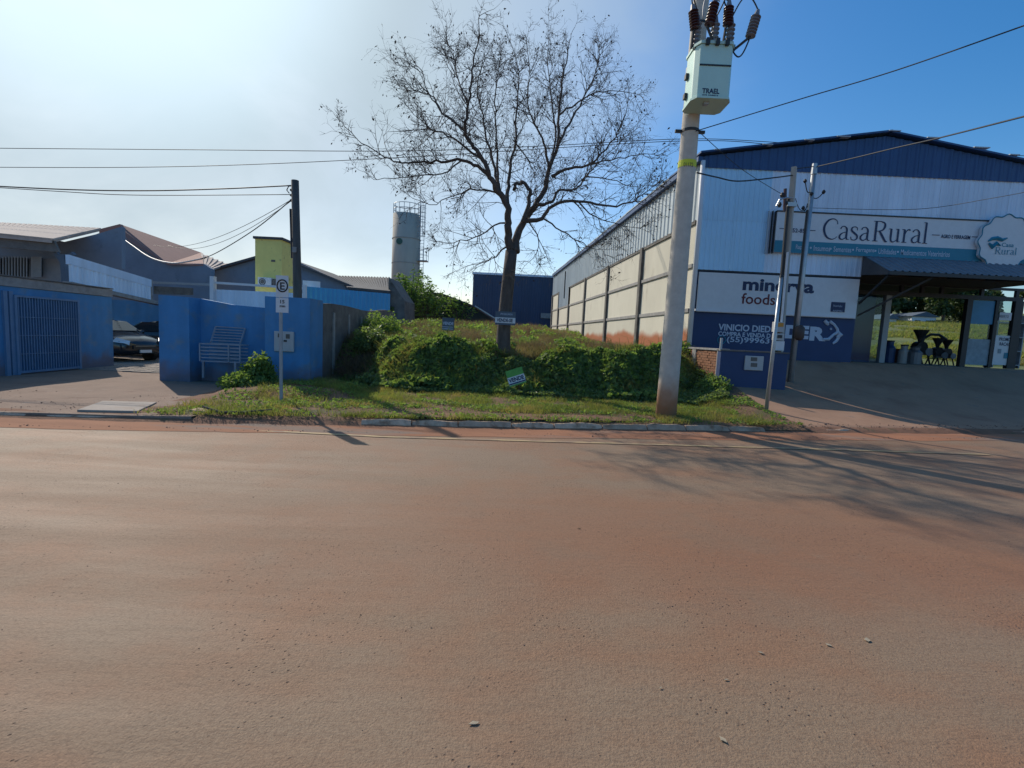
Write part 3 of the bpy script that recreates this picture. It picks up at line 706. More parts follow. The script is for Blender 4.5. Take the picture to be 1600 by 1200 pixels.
# awning of ribbed sheets
M['awn'] = mat('awning_sheet', (.17,.19,.22), .7, .15, 3)
aw = thing('awning', (at(1470,420,FY).x, FY-.6, 4.2), 'dark corrugated awning over the shop entrance, sloping out from below the name board', 'awning')
ax0 = at(1348, 405, FY).x; zt, zf, yo = 4.47, 3.88, 1.15
x = ax0; k = 0
while x < RX+.3:
    w_ = 1.0; mb = MB(); n = 5
    for i in range(n):
        for t, h in ((0,0),(.1,0),(.13,.03),(.17,.03)):
            xx = x+i*.2+t; xt = max(xx, ax0); hip = max(0, (ax0+.0-xx))
            mb.v += [(xt,FY-.06,zt+h),(xt,FY-yo,zf+h)]
    mb.v += [(x+w_,FY-.06,zt),(x+w_,FY-yo,zf)]
    nn = len(mb.v)//2
    for i in range(nn-1): a = 2*i; mb.f.append((a,a+2,a+3,a+1))
    mb.build('awning_sheet', M['awn'], aw)
    x += w_; k += 1
MB().prism([(ax0-.01,FY-.06,zt),(ax0-.01,FY-yo,zf),(ax0-.01,FY-yo,zf-.10),(ax0-.01,FY-.06,3.9)], (-.03,0,0)).build('end_panel', M['darkroof'], aw)
MB().box(ax0-.04, FY-.09, zt+.03, RX+.3, FY-.06, zt+.17).build('wall_flashing', M['galvsheet'], aw)
MB().box(ax0-.04, FY-yo-.03, zf-.10, RX+.3, FY-yo, zf-.0).build('front_rail', M['dark'], aw)
for i in range(7):
    xx = ax0+.3+i*1.15
    MB().bar((xx,FY-.02,3.94),(xx,FY-yo+.05,zf-.08), .06,.06).build('bracket', M['dark'], aw)
MB().bar((ax0+.05,FY-yo+.1,zf-.1),(ax0+.0,FY-.05,3.05), .05,.05).build('bracket', M['dark'], aw)
MB().bar((ax0+1.3,FY-yo+.1,zf-.1),(ax0+.1,FY+.1,2.7), .05,.05).build('bracket', M['dark'], aw)

# name board
SY = FY-.14
nb = thing('name_board', (at(1400,400,SY).x, SY, 5.1), 'long white and teal name board reading CasaRural above the shop awning', 'sign')
A = at(1209, 393, SY); sx1 = RX-.4; zt_ = at(1213,329,SY).z
zbn = at(1209,375,SY).z
MB().box(A.x, SY, A.z, sx1, SY+.10, zt_).build('board', M['signw'], nb)
MB().box(A.x+.0, SY-.006, A.z-.012, sx1, SY-.001, zbn).build('teal_band', M['teal'], nb)
MB().box(A.x-.012, SY-.016, zt_-.03, sx1, SY+.10, zt_+.01).build('frame_edge', M['dark'], nb)
for dx in (0,.09,.2): MB().box(A.x-.03-dx, SY+.02, A.z-.05, A.x-.012-dx, SY+.1, zt_).build('frame_edge', M['dark'] if dx<.1 else M['galvsheet'], nb)
text('52-854', 1238, 356.5, 1262, 363, SY-.008, M['letter'], nb, bold=.02)
text('AGRO E FERRAGEM', 1470, 366, 1516, 372, SY-.008, M['letter'], nb, bold=.03)
for a, b, y in ((1218,1226,357),(1264,1274,360),(1456,1468,367),(1518,1532,370)):
    p = at(a,y,SY); q = at(b,y,SY); MB().box(p.x,SY-.01,p.z-.01,q.x,SY-.004,p.z+.01).build('rule', M['letter'], nb)
WORDS = [('Rações',1243,1261),('Insumos',1271,1297),('Sementes',1302,1330),('Ferragens',1337,1366),('Utilidades',1372,1400),('Medicamentos Veterinários',1407,1484)]
for s_, a, b in WORDS:
    yy = 382+(a-1243)*.047
    text(s_, a, yy, b, yy+8.5, SY-.012, M['lwhite'], nb, bold=.012)
    if a > 1250:
        p = at(a-4.5, yy+4, SY); MB().tube([(p.x,SY-.012,p.z),(p.x,SY-.008,p.z)], .03, 8).build('bullet', M['lwhite'], nb)
# serif capitals and letters drawn as pen strokes: lists of (x, y, width)
def sm(pts, k=6):
    out = []; n = len(pts)
    for i in range(n-1):
        p0 = pts[max(i-1,0)]; p1 = pts[i]; p2 = pts[i+1]; p3 = pts[min(i+2,n-1)]
        for j in range(k):
            t = j/k; out.append(tuple(.5*((2*b)+(-a+c)*t+(2*a-5*b+4*c-d)*t*t+(-a+3*b-3*c+d)*t**3) for a,b,c,d in zip(p0,p1,p2,p3)))
    out.append(pts[-1]); return out
T, B_ = .055, .15
GL = {
'C': ([[(1.06,1.12,.05),(1.0,1.36,.05),(.72,1.50,.07),(.36,1.36,.13),(.13,.98,.16),(.13,.55,.16),(.36,.14,.13),(.72,.0,.07),(.98,.09,.05),(1.10,.22,.04)]], 1.14),
'a': ([[(.12,.80,.10),(.22,.95,.07),(.42,.98,.07),(.58,.80,.13),(.59,.5,.14),(.59,.18,.14),(.66,.05,.08),(.80,.05,.04)],
       [(.57,.58,.05),(.30,.50,.07),(.10,.30,.12),(.13,.10,.11),(.30,.02,.07),(.46,.10,.06),(.58,.22,.05)]], .80),
's': ([[(.52,.74,.05),(.47,.93,.06),(.30,.99,.06),(.11,.90,.10),(.11,.70,.13),(.32,.52,.14),(.52,.34,.13),(.52,.12,.10),(.33,.01,.06),(.13,.06,.06),(.07,.26,.05)]], .64),
'R': ([[(.22,1.46,.16),(.22,.02,.16)],[(.22,1.45,.05),(.52,1.47,.06),(.82,1.35,.11),(.86,1.08,.15),(.70,.84,.10),(.45,.76,.06),(.22,.76,.05)],[(.48,.78,.12),(.72,.42,.16),(.98,.03,.13),(1.12,.03,.05)],
       [(.02,1.47,.05),(.40,1.47,.05)],[(.02,.02,.05),(.42,.02,.05)]], 1.12),
'u': ([[(.19,.96,.14),(.19,.30,.14),(.26,.06,.11),(.42,.02,.07),(.60,.14,.05),(.67,.24,.05)],[(.70,.96,.14),(.70,.03,.14)],[(.02,.96,.05),(.20,.96,.05)],[(.53,.96,.05),(.72,.96,.05)],[(.70,.02,.05),(.88,.05,.04)]], .92),
'r': ([[(.20,.96,.14),(.20,.02,.14)],[(.02,.95,.05),(.21,.96,.05)],[(.04,.02,.05),(.40,.02,.05)],[(.24,.62,.05),(.36,.88,.07),(.50,.97,.10),(.60,.90,.12)]], .64),
'l': ([[(.20,1.54,.14),(.20,.02,.14)],[(.02,1.52,.05),(.21,1.54,.05)],[(.02,.02,.05),(.40,.02,.05)]], .42),
}
def serif(word, x0, x1, yb, capy, Y, m, parent, adv=.0):
    a = at(x0,yb,Y); c = at(x1,yb,Y); h = (at(x0,capy,Y).z-a.z)/1.5
    tot = sum(GL[ch][1]+.05+adv for ch in word if ch != ' ') + .10*word.count(' ')
    sx = (c.x-a.x)/tot; x = 0
    for ch in word:
        if ch == ' ': x += .10; continue
        mb = MB(); lay = 0
        for st in GL[ch][0]:
            pts = sm(st) if len(st) > 2 else st; L_ = []; lay += .0012
            for i, p in enumerate(pts):
                q0 = pts[max(i-1,0)]; q1 = pts[min(i+1,len(pts)-1)]
                dx, dy = q1[0]-q0[0], q1[1]-q0[1]; l = sqrt(dx*dx+dy*dy) or 1
                nx, ny = -dy/l*p[2]*.5, dx/l*p[2]*.5
                L_ += [(a.x+(x+p[0]+nx)*sx, Y-lay, a.z+(p[1]+ny)*h), (a.x+(x+p[0]-nx)*sx, Y-lay, a.z+(p[1]-ny)*h)]
            mb.add(L_, [(2*i,2*i+2,2*i+3,2*i+1) for i in range(len(pts)-1)])
        mb.build('letter', m, parent); x += GL[ch][1]+.05+adv
serif('Casa Rural', 1284, 1451, 373, 341, SY-.01, M['letter'], nb)
# round scalloped emblem
ec = at(1571, 379, SY-.12); er = 33/765*18
em = MB(); ring = []
for i in range(96):
    a = 2*pi*i/96; r = er*(1+.045*cos(12*a)); ring.append((ec.x+r*cos(a)*1.0, SY-.12, ec.z+r*sin(a)))
emb = em.prism(ring, (0,.1,0)).build('emblem', M['signw'], nb)
ed = MB(); ed.tube([(p[0],SY-.125,p[2]) for p in ring]+[(ring[0][0],SY-.125,ring[0][2])], .018, 4).build('emblem_edge', M['lcyan'], emb)
text('Casa', 1565, 379, 1584, 385.5, SY-.128, M['lcyan'], emb, bold=.01)
serif('Rural', 1554, 1589, 397, 386, SY-.13, M['lcyan'], emb)
mb = MB(); q = [(1544,377),(1550,373),(1558,372),(1566,375),(1574,372)]
mb.tube([at(a,b,SY-.13) for a,b in q], [.02,.05,.06,.05,.02], 5).build('emblem_brush', M['lcyan'], emb)
mb = MB(); mb.tube([at(a,b,SY-.13) for a,b in ((1545,380),(1550,386),(1557,380),(1563,384))], [.03,.07,.06,.02], 5).build('emblem_brush', M['teal'], emb)

# panel of the meat company
PY = FY-.07
mp_ = thing('advert_panel', (at(1210,490,PY).x, PY, 2.85), 'white advertising panel reading minerva foods on the navy front wall', 'sign')
rectp(1088, 424.5, 1338, 486.5, PY, .05, 'board', M['signw'], mp_)
z_ = at(1086,484,PY).z
MB().box(at(1086,484,PY).x, PY-.02, z_-.03, at(1337,484,PY).x, PY+.04, z_+.03).build('board_lip', M['white'], mp_)
text('minerva', 1160, 434.5, 1272, 453.5, PY-.008, M['letter'], mp_, bold=.035)
text('foods', 1158, 457.5, 1211, 474.5, PY-.008, M['lred'], mp_, bold=.012)
pq = rectp(1298, 471.5, 1320, 487, PY-.02, .018, 'plaque', M['letter'], mp_, bevel=.01)
text('Nutrição', 1302, 476, 1316, 480, PY-.026, M['lwhite'], mp_)
text('ANIMAL', 1301, 484, 1317, 487, PY-.026, M['lwhite'], mp_)
# painted lettering on the wall itself
WY = FY+.012
text('VINICIO DIED', 1122, 505.5, 1204, 516, WY, M['lwhite'], W, bold=.03)
text('COMPRA E VENDA D', 1122, 517.5, 1204, 524.5, WY, M['lwhite'], W, bold=.03)
text('(55)99963', 1135, 525.5, 1202, 536.5, WY, M['lwhite'], W, bold=.02)
c_ = at(1127.5, 531, WY); mb = MB()
mb.tube([(c_.x+.12*cos(a*pi/12), WY, c_.z+.12*sin(a*pi/12)) for a in range(25)], .014, 4).build('phone_mark', M['lcyan'], W)
MB().tube([(c_.x-.05,WY,c_.z+.05),(c_.x-.03,WY,c_.z-.02),(c_.x+.05,WY,c_.z-.05)], .02, 5).build('phone_mark', M['lcyan'], W)
text('DE', 1226, 507.5, 1263, 528.5, WY, M['lwhite'], W, bold=.06)
text('R', 1264, 510, 1290, 532, WY, M['lwhite'], W, bold=.06)
for q, wd in (([(1286,530),(1294,530),(1302,523),(1309,519),(1312,523),(1308,528)], [.04,.05,.04,.06,.09,.05]),
              ([(1296,502),(1303,507),(1308,514),(1309,520)], [.05,.04,.04,.05]),
              ([(1288,501),(1292,505),(1294,508)], [.05,.06,.03]), ([(1310,527),(1306,533),(1301,537)], [.05,.05,.03]),
              ([(1297,513),(1299,515)], [.03,.03])):
    MB().tube([at(a,b,WY-.0) for a,b in q], wd, 6).build('cow_mark', M['lwhite'], W)
# ------------------------------------------------------------------ brick retaining wall and meter wall
rw0, rw1 = Vector((5.42,12.75,0)), Vector((5.17,FY-.2,0)); rd = (rw1-rw0).normalized(); rl = (rw1-rw0).length
rn = Vector((-rd.y, rd.x, 0))
br = thing('brick_wall', (5.45,12.75,.3), 'low bare brick retaining wall with pale posts between the meter wall and the warehouse corner', 'wall')
MB().prism([rw0+rn*0+Vector((0,0,.2)), rw1+Vector((0,0,.2)), rw1+Vector((0,0,1.47)), rw0+Vector((0,0,1.47))], -rn*.16).build('mortar_core', M['mortar'], br)
mb = MB(); H_ = .07; Lb = .21
for r in range(18):
    s = -(.11 if r % 2 else 0)
    while s < rl:
        a = max(s,0)+.006; b = min(s+Lb-.012, rl)
        if b > a+.02:
            d = rnd.uniform(.004,.022); z = .2+r*H_; p0 = rw0+rd*a; p1 = rw0+rd*b
            j = [rnd.uniform(-.004,.004) for _ in range(4)]
            mb.prism([p0+Vector((0,0,z+.006+j[0])),p1+Vector((0,0,z+.006+j[1])),p1+Vector((0,0,z+H_-.006+j[2])),p0+Vector((0,0,z+H_-.006+j[3]))], rn*d)
        s += Lb
tag(mb.build('brickwork', M['brick'], br), kind='stuff')
for s in (0.0, 1.35):
    p = rw0+rd*s
    MB().prism([p+rn*.04+Vector((0,0,.1)), p+rd*.2+rn*.04+Vector((0,0,.1)), p+rd*.2+rn*.04+Vector((0,0,1.5)), p+rn*.04+Vector((0,0,1.5))], -rn*.2).build('post', M['coping'], br)
MB().prism([rw0+rn*.05+Vector((0,0,1.475)), rw1+rn*.05+Vector((0,0,1.475)), rw1-rn*.2+Vector((0,0,1.475)), rw0-rn*.2+Vector((0,0,1.475))], (0,0,.05)).build('coping', M['coping'], br)
MY = 12.6
mw = thing('meter_wall', (at(1165,605,MY).x, MY, .45), 'low navy rendered wall with a grey meter box beside the warehouse drive', 'wall')
p = at(1127,548,MY); q = at(1226,612,MY)
MB().box(p.x, MY, .2, q.x, MY+.22, p.z).build('wall', M['navy'], mw, bevel=.008)
MB().box(p.x-.02, MY-.02, p.z, q.x+.02, MY+.24, p.z+.035).build('coping', M['darkc'], mw)
bx = rectp(1163, 555.5, 1192, 578, MY-.05, .048, 'meter_box', M['plastic'], mw, bevel=.01)
rectp(1173, 558, 1183, 564, MY-.056, .005, 'window', M['darkc'], bx); rectp(1173, 567, 1183, 573, MY-.056, .005, 'window', M['darkc'], bx)
MB().tube([at(1127,548,MY)+Vector((-.0,.05,0)), at(1129,528,MY)+Vector((0,.05,0))], .035, 8).build('stub_pipe', M['plastic'], mw)

# ------------------------------------------------------------------ main pole with transformer
pb = gz(1040, 652, .14); pt = at(1095.5, 0, pb.y-.05)
ax = (pt-pb).normalized(); ptop = pb+ax*((10.9-.14)/ax.z)
mpo = thing('utility_pole', pb, 'tall tapered concrete pole in the kerb grass carrying the pale green transformer, mud-stained foot', 'utility pole')
nseg = 12; r0, r1 = .20, .112
MB().tube([pb+(ptop-pb)*(i/nseg)-Vector((0,0,.15 if i == 0 else 0)) for i in range(nseg+1)], [r0+(r1-r0)*i/nseg for i in range(nseg+1)], 24).build('shaft', M['polec'], mpo, smooth=True)
def onp(py):                           # point on the pole axis at picture height py
    a, b = 0., 1.
    for _ in range(30):
        m_ = (a+b)/2
        if pj(pb.lerp(pt, m_))[1] > py: a = m_
        else: b = m_
    return pb.lerp(pt, a)
def prad(p): return r0+(r1-r0)*((p-pb).length/(ptop-pb).length)
b0 = onp(258); MB().tube([b0-ax*.06, b0+ax*.06], prad(b0)+.006, 24, cap=True).build('number_band', M['lemon'], mpo)
text('01172', 1068, 253.5, 1083, 260, b0.y-prad(b0)-.012, M['dark'], mpo)
for py in (206,):
    c = onp(py); r = prad(c)
    MB().tube([c-ax*.025, c+ax*.025], r+.012, 20).build('clamp', M['dark'], mpo)
    MB().bar(c+Vector((-r-.12,0,0)), c+Vector((r+.12,0,0)), .05,.05).build('clamp_bolt', M['dark'], mpo)
for py in (40,):
    c = onp(py); MB().tube([c-ax*.02, c+ax*.02], prad(c)+.01, 20).build('clamp', M['dark'], mpo)
# transformer
TY = pb.y-.52
tc0 = at(1106, 122, TY)
tf = thing('transformer', at(1103,166,TY), 'pale green pole transformer lettered TRAEL hung near the top of the concrete pole', 'transformer')
a = at(1070, 160, TY); b = at(1140, 160, TY); zt = at(1078, 80, TY).z; zb = at(1068, 160, TY).z
hw = (b.x-a.x)/2-.065; cxm = (a.x+b.x)/2; dp = .24; ch = .07
cyl = [(cxm-hw,TY+.05),(cxm-hw,TY-dp+ch+.05),(cxm-hw+ch,TY-dp),(cxm+hw-ch,TY-dp),(cxm+hw,TY-dp+ch+.05),(cxm+hw,TY+.25),(cxm+hw-ch,TY+.33),(cxm-hw+ch,TY+.33),(cxm-hw,TY+.25)]
MB().prism([(x,y,zb) for x,y in cyl], (0,0,zt-zb)).build('tank', M['trafo'], tf, bevel=.015)
sc_ = [(cxm+(x-cxm)*1.05, TY+(y-TY)*1.08) for x,y in cyl]
MB().prism([(x,y,zb-.03) for x,y in sc_], (0,0,.035)).build('base_rim', M['trafo'], tf)
MB().prism([(x,y,zt) for x,y in sc_], (0,0,.045)).build('lid', M['trafo'], tf)
for i, (x,y) in enumerate([(cxm-hw*.95,TY-.1),(cxm-hw*.5,TY-dp-.03),(cxm,TY-dp-.03),(cxm+hw*.5,TY-dp-.03),(cxm+hw*1.0,TY-.1),(cxm+hw*1.0,TY+.15)]):
    MB().box(x-.03,y-.03,zt-.03,x+.03,y+.03,zt+.07).build('lid_clamp', M['dark'], tf)
text('TRAEL', 1097, 137.5, 1124, 145.5, TY-dp-.004, M['letter'], tf, bold=.03)
text('075.038874', 1097, 147, 1122, 151, TY-dp-.004, M['letter'], tf, bold=.02)
z_ = at(1112,114,TY).z; MB().box(cxm-.27,TY-dp-.012,z_-.012,cxm+.27,TY-dp,z_+.012).build('weld_seam', M['dark'], tf)
MB().box(cxm-.1,TY-dp+.1,zb-.07,cxm-.02,TY-.05,zb-.03).build('drain_valve', M['metal'], tf)
for s_ in (-1,):
    for zz in (zb+.12, zt-.4):
        MB().box(cxm-hw-.05,TY+.1,zz,cxm-hw+.01,TY+.19,zz+.09).build('side_terminal', M['dark'], tf)
MB().bar((cxm-.25,TY+.33,(zb+zt)/2+.3),(cxm-.25,pb.y-.1,(zb+zt)/2+.3),.08,.12).build('hanger', M['steel'], tf)
MB().bar((cxm+.1,TY+.33,(zb+zt)/2+.3),(cxm+.1,pb.y-.1,(zb+zt)/2+.3),.08,.12).build('hanger', M['steel'], tf)
def shed(p, d, ln, r, parent, name, m, n=6):
    p = Vector(p); d = Vector(d).normalized(); pts = []; rr = []
    for i in range(n):
        for t, k in ((0,.55),(.3,1),(.45,1),(.6,.55)): pts.append(p+d*ln*((i+t)/n)); rr.append(r*k)
    pts.append(p+d*ln); rr.append(r*.5)
    o = MB().tube(pts, rr, 12).build(name, m, parent)
    MB().tube([p+d*ln, p+d*(ln+.09)], [r*.6,r*.35], 8).build('cap', M['silic'], o)
    return p+d*(ln+.09)
TP = []
for px, py0 in ((1086,78),(1114,76),(1138,79)):
    s0 = at(px, py0, TY-.05); TP.append(shed((s0.x,s0.y,zt+.04), (.03,0,1), .42, .075, tf, 'bushing', M['silic']))
AR = []
for px, py, px2, py2 in ((1086,46,1083,16),(1108,40,1117,4),(1137,40,1139,10),(1172,58,1182,24)):
    a = at(px,py,TY-.1); b = at(px2,py2,TY-.1); AR.append((a,shed(a, b-a, (b-a).length, .085, tf, 'surge_arrester', M['porc'] if px != 1172 else M['silic'], 7)))
for i, (px,py) in enumerate(((1080,76),(1120,80),(1128,78),(1144,80))):
    s0 = at(px,py,TY-.05); MB().tube([s0, AR[i][0]-Vector((.03,0,.02)), AR[i][0]], .022, 6).build('bracket', M['dark'], tf)
def loop(a, b, up, m, rad, par, name='lead', n=14, side=0):
    a = Vector(a); b = Vector(b)
    return MB().tube([a.lerp(b,i/n)+Vector((side*sin(pi*i/n),0,up*sin(pi*i/n))) for i in range(n+1)], rad, 5).build(name, m, par, smooth=True)
loop(TP[2], AR[3][1], .28, M['wire'], .012, tf)
loop(TP[1], AR[1][1], .2, M['wire'], .012, tf, side=.15)
loop(TP[0], AR[0][1], .3, M['wire'], .012, tf, side=-.1)
loop(TP[2], AR[2][1], .12, M['wire'], .012, tf, side=-.12)
loop(at(1146,82,TY-.05), AR[3][0], -.18, M['wire'], .013, tf)
loop(AR[2][1], AR[2][1]+Vector((-.5,.3,1.2)), 0, M['wire'], .012, tf)
loop(AR[1][1], AR[1][1]+Vector((-.1,.3,1.3)), .1, M['wire'], .012, tf)
loop(at(1098,30,TY), at(1125,2,TY), .2, M['wirew'], .012, tf, side=-.1)
# ------------------------------------------------------------------ slim poles by the drive
def pole(name, p_base, p_top, r0, r1, m, label, n=12, cat='utility pole'):
    t = thing(name, p_base, label, cat)
    MB().tube([p_base, p_base.lerp(p_top,.5), p_top], [r0,(r0+r1)/2,r1], n).build('shaft', m, t, smooth=(n > 6)); return t
M['polecl'] = mat('pale_pole_concrete', (.40,.385,.35), .85, .15, 6, .3, 60, stretch=(1,1,.3))
pa0 = at(1212, 606, 12.95); pa1 = at(1241, 261, 12.95)
pA = pole('service_pole', pa0, pa1, .125, .075, M['polecl'], 'slim concrete service pole with meter cases behind the low navy wall', 4)
MB().tube([pa0.lerp(pa1,t)+Vector((-.13+.02*t,-.06,0)) for t in (0.02,.35,.7,.86)], .045, 8).build('conduit', M['dark'], pA)
MB().tube([pa0.lerp(pa1,t)+Vector((-.07+.02*t,-.13,0)) for t in (0.3,.55,.62)], .03, 8).build('conduit', M['white'], pA)
for yt, yb, m_ in ((503,519,'plastic'),(521,532,'plastic'),(533,548,'signw'),(552,574,'plastic')):
    e = at(1219,(yt+yb)/2,12.7); w_ = .13
    z0 = at(1219,yb,12.7).z; z1 = at(1219,yt,12.7).z
    o = MB().box(e.x-w_, 12.74, z0, e.x+w_, 12.86, z1).build('meter_case', M[m_], pA, bevel=.008)
    if yt in (521,552): MB().box(e.x-.05, 12.73, (z0+z1)/2-.03, e.x+.07, 12.738, z1-.04).build('window', M['dark'], o)
    if yt == 503:
        MB().box(e.x-.1,12.73,z1-.02,e.x+.1,12.738,z1+.0-.12).build('sticker', M['orange'], o)
for k, (px,py) in enumerate(((1222,305),(1228,318),(1218,320))):
    p = at(px,py,12.8); MB().tube([p-Vector((0,0,.06)),p,p+Vector((0,0,.06))],[.03,.055,.03],8).build('insulator', M['dark'], pA)
MB().tube([at(1238,310,12.8),at(1228,309,12.75),at(1218,312,12.7),at(1213,322,12.7)], .02, 6).build('bracket', M['metal'], pA)
MB().box(at(1239,318,12.8).x-.12, 12.82, at(1239,318,12.8).z-.06, at(1239,318,12.8).x+.12, 13.05, at(1239,318,12.8).z+.04).build('clamp', M['metal'], pA)
MB().tube([at(1226,330,12.8),at(1227,295,12.8)], .04, 8).build('insulator_rod', M['porc'], pA)
pb0 = at(1234, 606, 13.3); pb1 = at(1273, 257, 13.3)
pB = pole('service_pole', pb0, pb1, .075, .06, M['metal'], 'thin galvanised service pole with a brown round box, right of the concrete one', 10)
MB().tube([pb0.lerp(pb1,t)+Vector((-.09,-.05,0)) for t in (0.02,.35,.8)], .03, 8).build('conduit', M['dark'], pB)
MB().tube([pb1-Vector((0,0,.25)), pb1+Vector((0,0,.02))], [.075,.06], 10).build('cap', M['metal'], pB)
c = at(1249, 520, 13.1)
MB().tube([c+Vector((0,.02,-.17)),c+Vector((0,0,-.13)),c+Vector((0,0,.13)),c+Vector((0,.02,.17))],[.08,.12,.12,.08],14).build('round_box', M['brown'], pB, smooth=True)
for px, py in ((1258,283),(1287,300),(1255,325),(1268,303)):
    p = at(px,py,13.25); MB().tube([p-Vector((0,0,.05)),p,p+Vector((0,0,.05))],[.02,.05,.02],8).build('insulator', M['dark'], pB)
for a_, b_ in (((1266,300),(1258,283)),((1266,305),(1287,300)),((1262,318),(1255,325))):
    loop(at(*a_,13.28), at(*b_,13.25), -.12, M['wire'], .012, pB)
pc0 = gz(1196.5, 648, .12); pc1 = at(1221, 433, pc0.y)
pC = pole('sign_post', pc0, pc1, .043, .038, M['metal'], 'thin bare galvanised post in the grass at the drive edge, leaning slightly', 10, 'post')
MB().tube([pc1, pc1+Vector((0,0,.05))], [.05,.03], 10).build('cap', M['dark'], pC)

# ------------------------------------------------------------------ parking sign
sp = gz(439.5, 634, .04); sY = sp.y
ps = thing('parking_sign', sp, 'white parking sign with a ringed letter E over a small plate on a grey post', 'road sign')
MB().tube([sp-Vector((0,0,.1)), at(438.5, 432, sY)], .032, 10).build('post', M['steel'], ps)
rectp(431, 430, 450.5, 464, sY-.045, .008, 'plate', M['signw'], ps)
rectp(431, 465, 450.5, 488, sY-.045, .008, 'plate', M['signw'], ps)
c = at(441, 446.5, sY-.05); R_ = .098
MB().tube([(c.x+R_*cos(a*pi/16), sY-.05, c.z+R_*1.12*sin(a*pi/16)) for a in range(33)], .013, 4, cap=False).build('ring', M['dark'], ps)
text('E', 437.5, 441, 444.8, 452.5, sY-.05, M['dark'], ps, bold=.02)
text('15', 437.8, 468.5, 444.5, 474, sY-.05, M['dark'], ps, bold=.02); text('min', 437, 476, 445.5, 480, sY-.05, M['dark'], ps, bold=.02)

# ------------------------------------------------------------------ blue walls of the yard
BY = 12.0
bw = thing('blue_yard_wall', at(365,598,BY), 'long blue rendered street wall with a raised pillar holding a white meter box', 'wall')
tz = at(250,462,BY).z; xl = at(248.5,560,BY).x
g_ = []
x1_ = at(296,540,BY).x; x2_ = at(412,540,BY+.5).x; x3_ = at(414,540,BY-.1).x; x4_ = at(484,540,BY-.1).x
MB().prism([(xl,BY,-.1),(xl+.02,BY,tz+.02),(x1_,BY,tz),(x1_,BY,-.1)], (0,.55,0)).build('end_pier', M['blue'], bw)
MB().prism([(x1_-.02,BY+.45,-.1),(x1_-.02,BY+.45,tz-.0),(x1_+.8,BY+.45,tz-.12),(x2_+.1,BY+.45,tz-.16),(x2_+.1,BY+.45,-.1)], (0,.2,0)).build('wall', M['blue'], bw)
MB().box(x3_,BY-.1,-.1,x4_,BY+.7,at(440,464,BY-.1).z).build('pillar', M['blue'], bw)
mbx = rectp(428,517,458.5,548.5,BY-.16,.055,'meter_box',M['plastic'],bw, bevel=.01)
rectp(434,521,438,527,BY-.168,.008,'window',M['darkc'],mbx); rectp(446.5,522,452.5,529,BY-.168,.008,'window',M['darkc'],mbx); rectp(443,531,448,534,BY-.168,.008,'latch',M['dark'],mbx)
# lot's old grey wall running back
gw = thing('grey_lot_wall', (-4.8,12,.2), 'old dark grey rendered wall running back along the left of the vacant lot', 'wall')
A0 = Vector((x4_-.02,BY+.15,0)); A1 = Vector((-5.65,23,0)); gd = (A1-A0).normalized(); gn = Vector((gd.y,-gd.x,0))
n = 14; top = lambda t: 2.18+.05*sin(t*9)+ (.25*t)
prev = None
for i in range(7):
    a = A0.lerp(A1,i/7); b = A0.lerp(A1,(i+1)/7)
    jt = rnd.uniform(-.02,.02)
    MB().prism([a+Vector((0,0,-.1)),b+Vector((0,0,-.1)),b+Vector((0,0,top((i+1)/7)+jt)),a+Vector((0,0,top(i/7)+jt))], -gn*.16).build('wall_panel', M['darkc'], gw)
    if i: 
        MB().prism([a+gn*.03+Vector((0,0,0)),a+gd*.16+gn*.03,a+gd*.16+gn*.03+Vector((0,0,top(i/7)-.25)),a+gn*.03+Vector((0,0,top(i/7)-.25))], -gn*.1).build('post', M['coping'], gw)
# left side wall with the barred gate
wa = gz(178,572,.1); wb0 = gz(0,588,.1); wd_ = (wb0-wa).normalized(); wb = wa+wd_*7.5
lw = thing('blue_side_wall', wa, 'blue wall with raw cement coping and barred gate at the far left', 'wall')
wn = Vector((-wd_.y, wd_.x, 0)); 
if wn.x < 0: wn = -wn
def wl(s, z, d=0): p = wa+wd_*s+wn*d; return Vector((p.x,p.y,z))
def s_at(px, py=520):                 # distance along the wall seen at a picture column
    r = ray(px,py); 
    M2 = Matrix(((wd_.x,-r.x),(wd_.y,-r.y))); v = M2.inverted() @ Vector((-wa.x,-wa.y)); return v[0]
MB().prism([wl(0,-.1),wl(7.5,-.1),wl(7.5,2.22),wl(0,2.2)], -wn*.2).build('wall', M['blue'], lw)
mb = MB(); n = 26
for i in range(n):
    a, b = 7.5*i/n, 7.5*(i+1)/n
    za, zc = 2.43+.015*nzs(i,0,.9), 2.43+.015*nzs(i+1,0,.9)
    mb.prism([wl(a,2.215,.03),wl(b,2.215,.03),wl(b,zc,.03),wl(a,za,.03)], -wn*.26)
mb.build('coping', M['coping'], lw)
MB().prism([wl(0,2.44,.06),wl(7.5,2.44,.06),wl(7.5,2.47,.06),wl(0,2.47,.06)], -wn*.3).build('coping_edge', M['darkc'], lw)
ga, gb = s_at(120), s_at(22)
M['gateblue'] = mat('gate_blue', (.055,.14,.27), .6, .1, 4)
M['gatebar'] = mat('gate_bar', (.12,.22,.36), .5, .1, 4)
gt = MB().prism([wl(ga,.15,.03),wl(gb,.15,.03),wl(gb,2.0,.03),wl(ga,2.0,.03)], -wn*.02).build('gate', M['gateblue'], lw)
for s in (ga,gb): MB().bar(wl(s,.1,.05),wl(s,2.02,.05),.06,.06).build('gate_frame', M['gatebar'], gt)
for z in (.16,2.0): MB().bar(wl(ga,z,.05),wl(gb,z,.05),.05,.05).build('gate_frame', M['gatebar'], gt)
for i in range(1,24): MB().bar(wl(ga+(gb-ga)*i/24,.18,.05),wl(ga+(gb-ga)*i/24,1.98,.05),.02,.02).build('gate_bar', M['gatebar'], gt)
for z in (.6,1.05,1.5): MB().bar(wl(ga,z,.045),wl(gb,z,.045),.03,.015).build('gate_bar', M['gatebar'], gt)
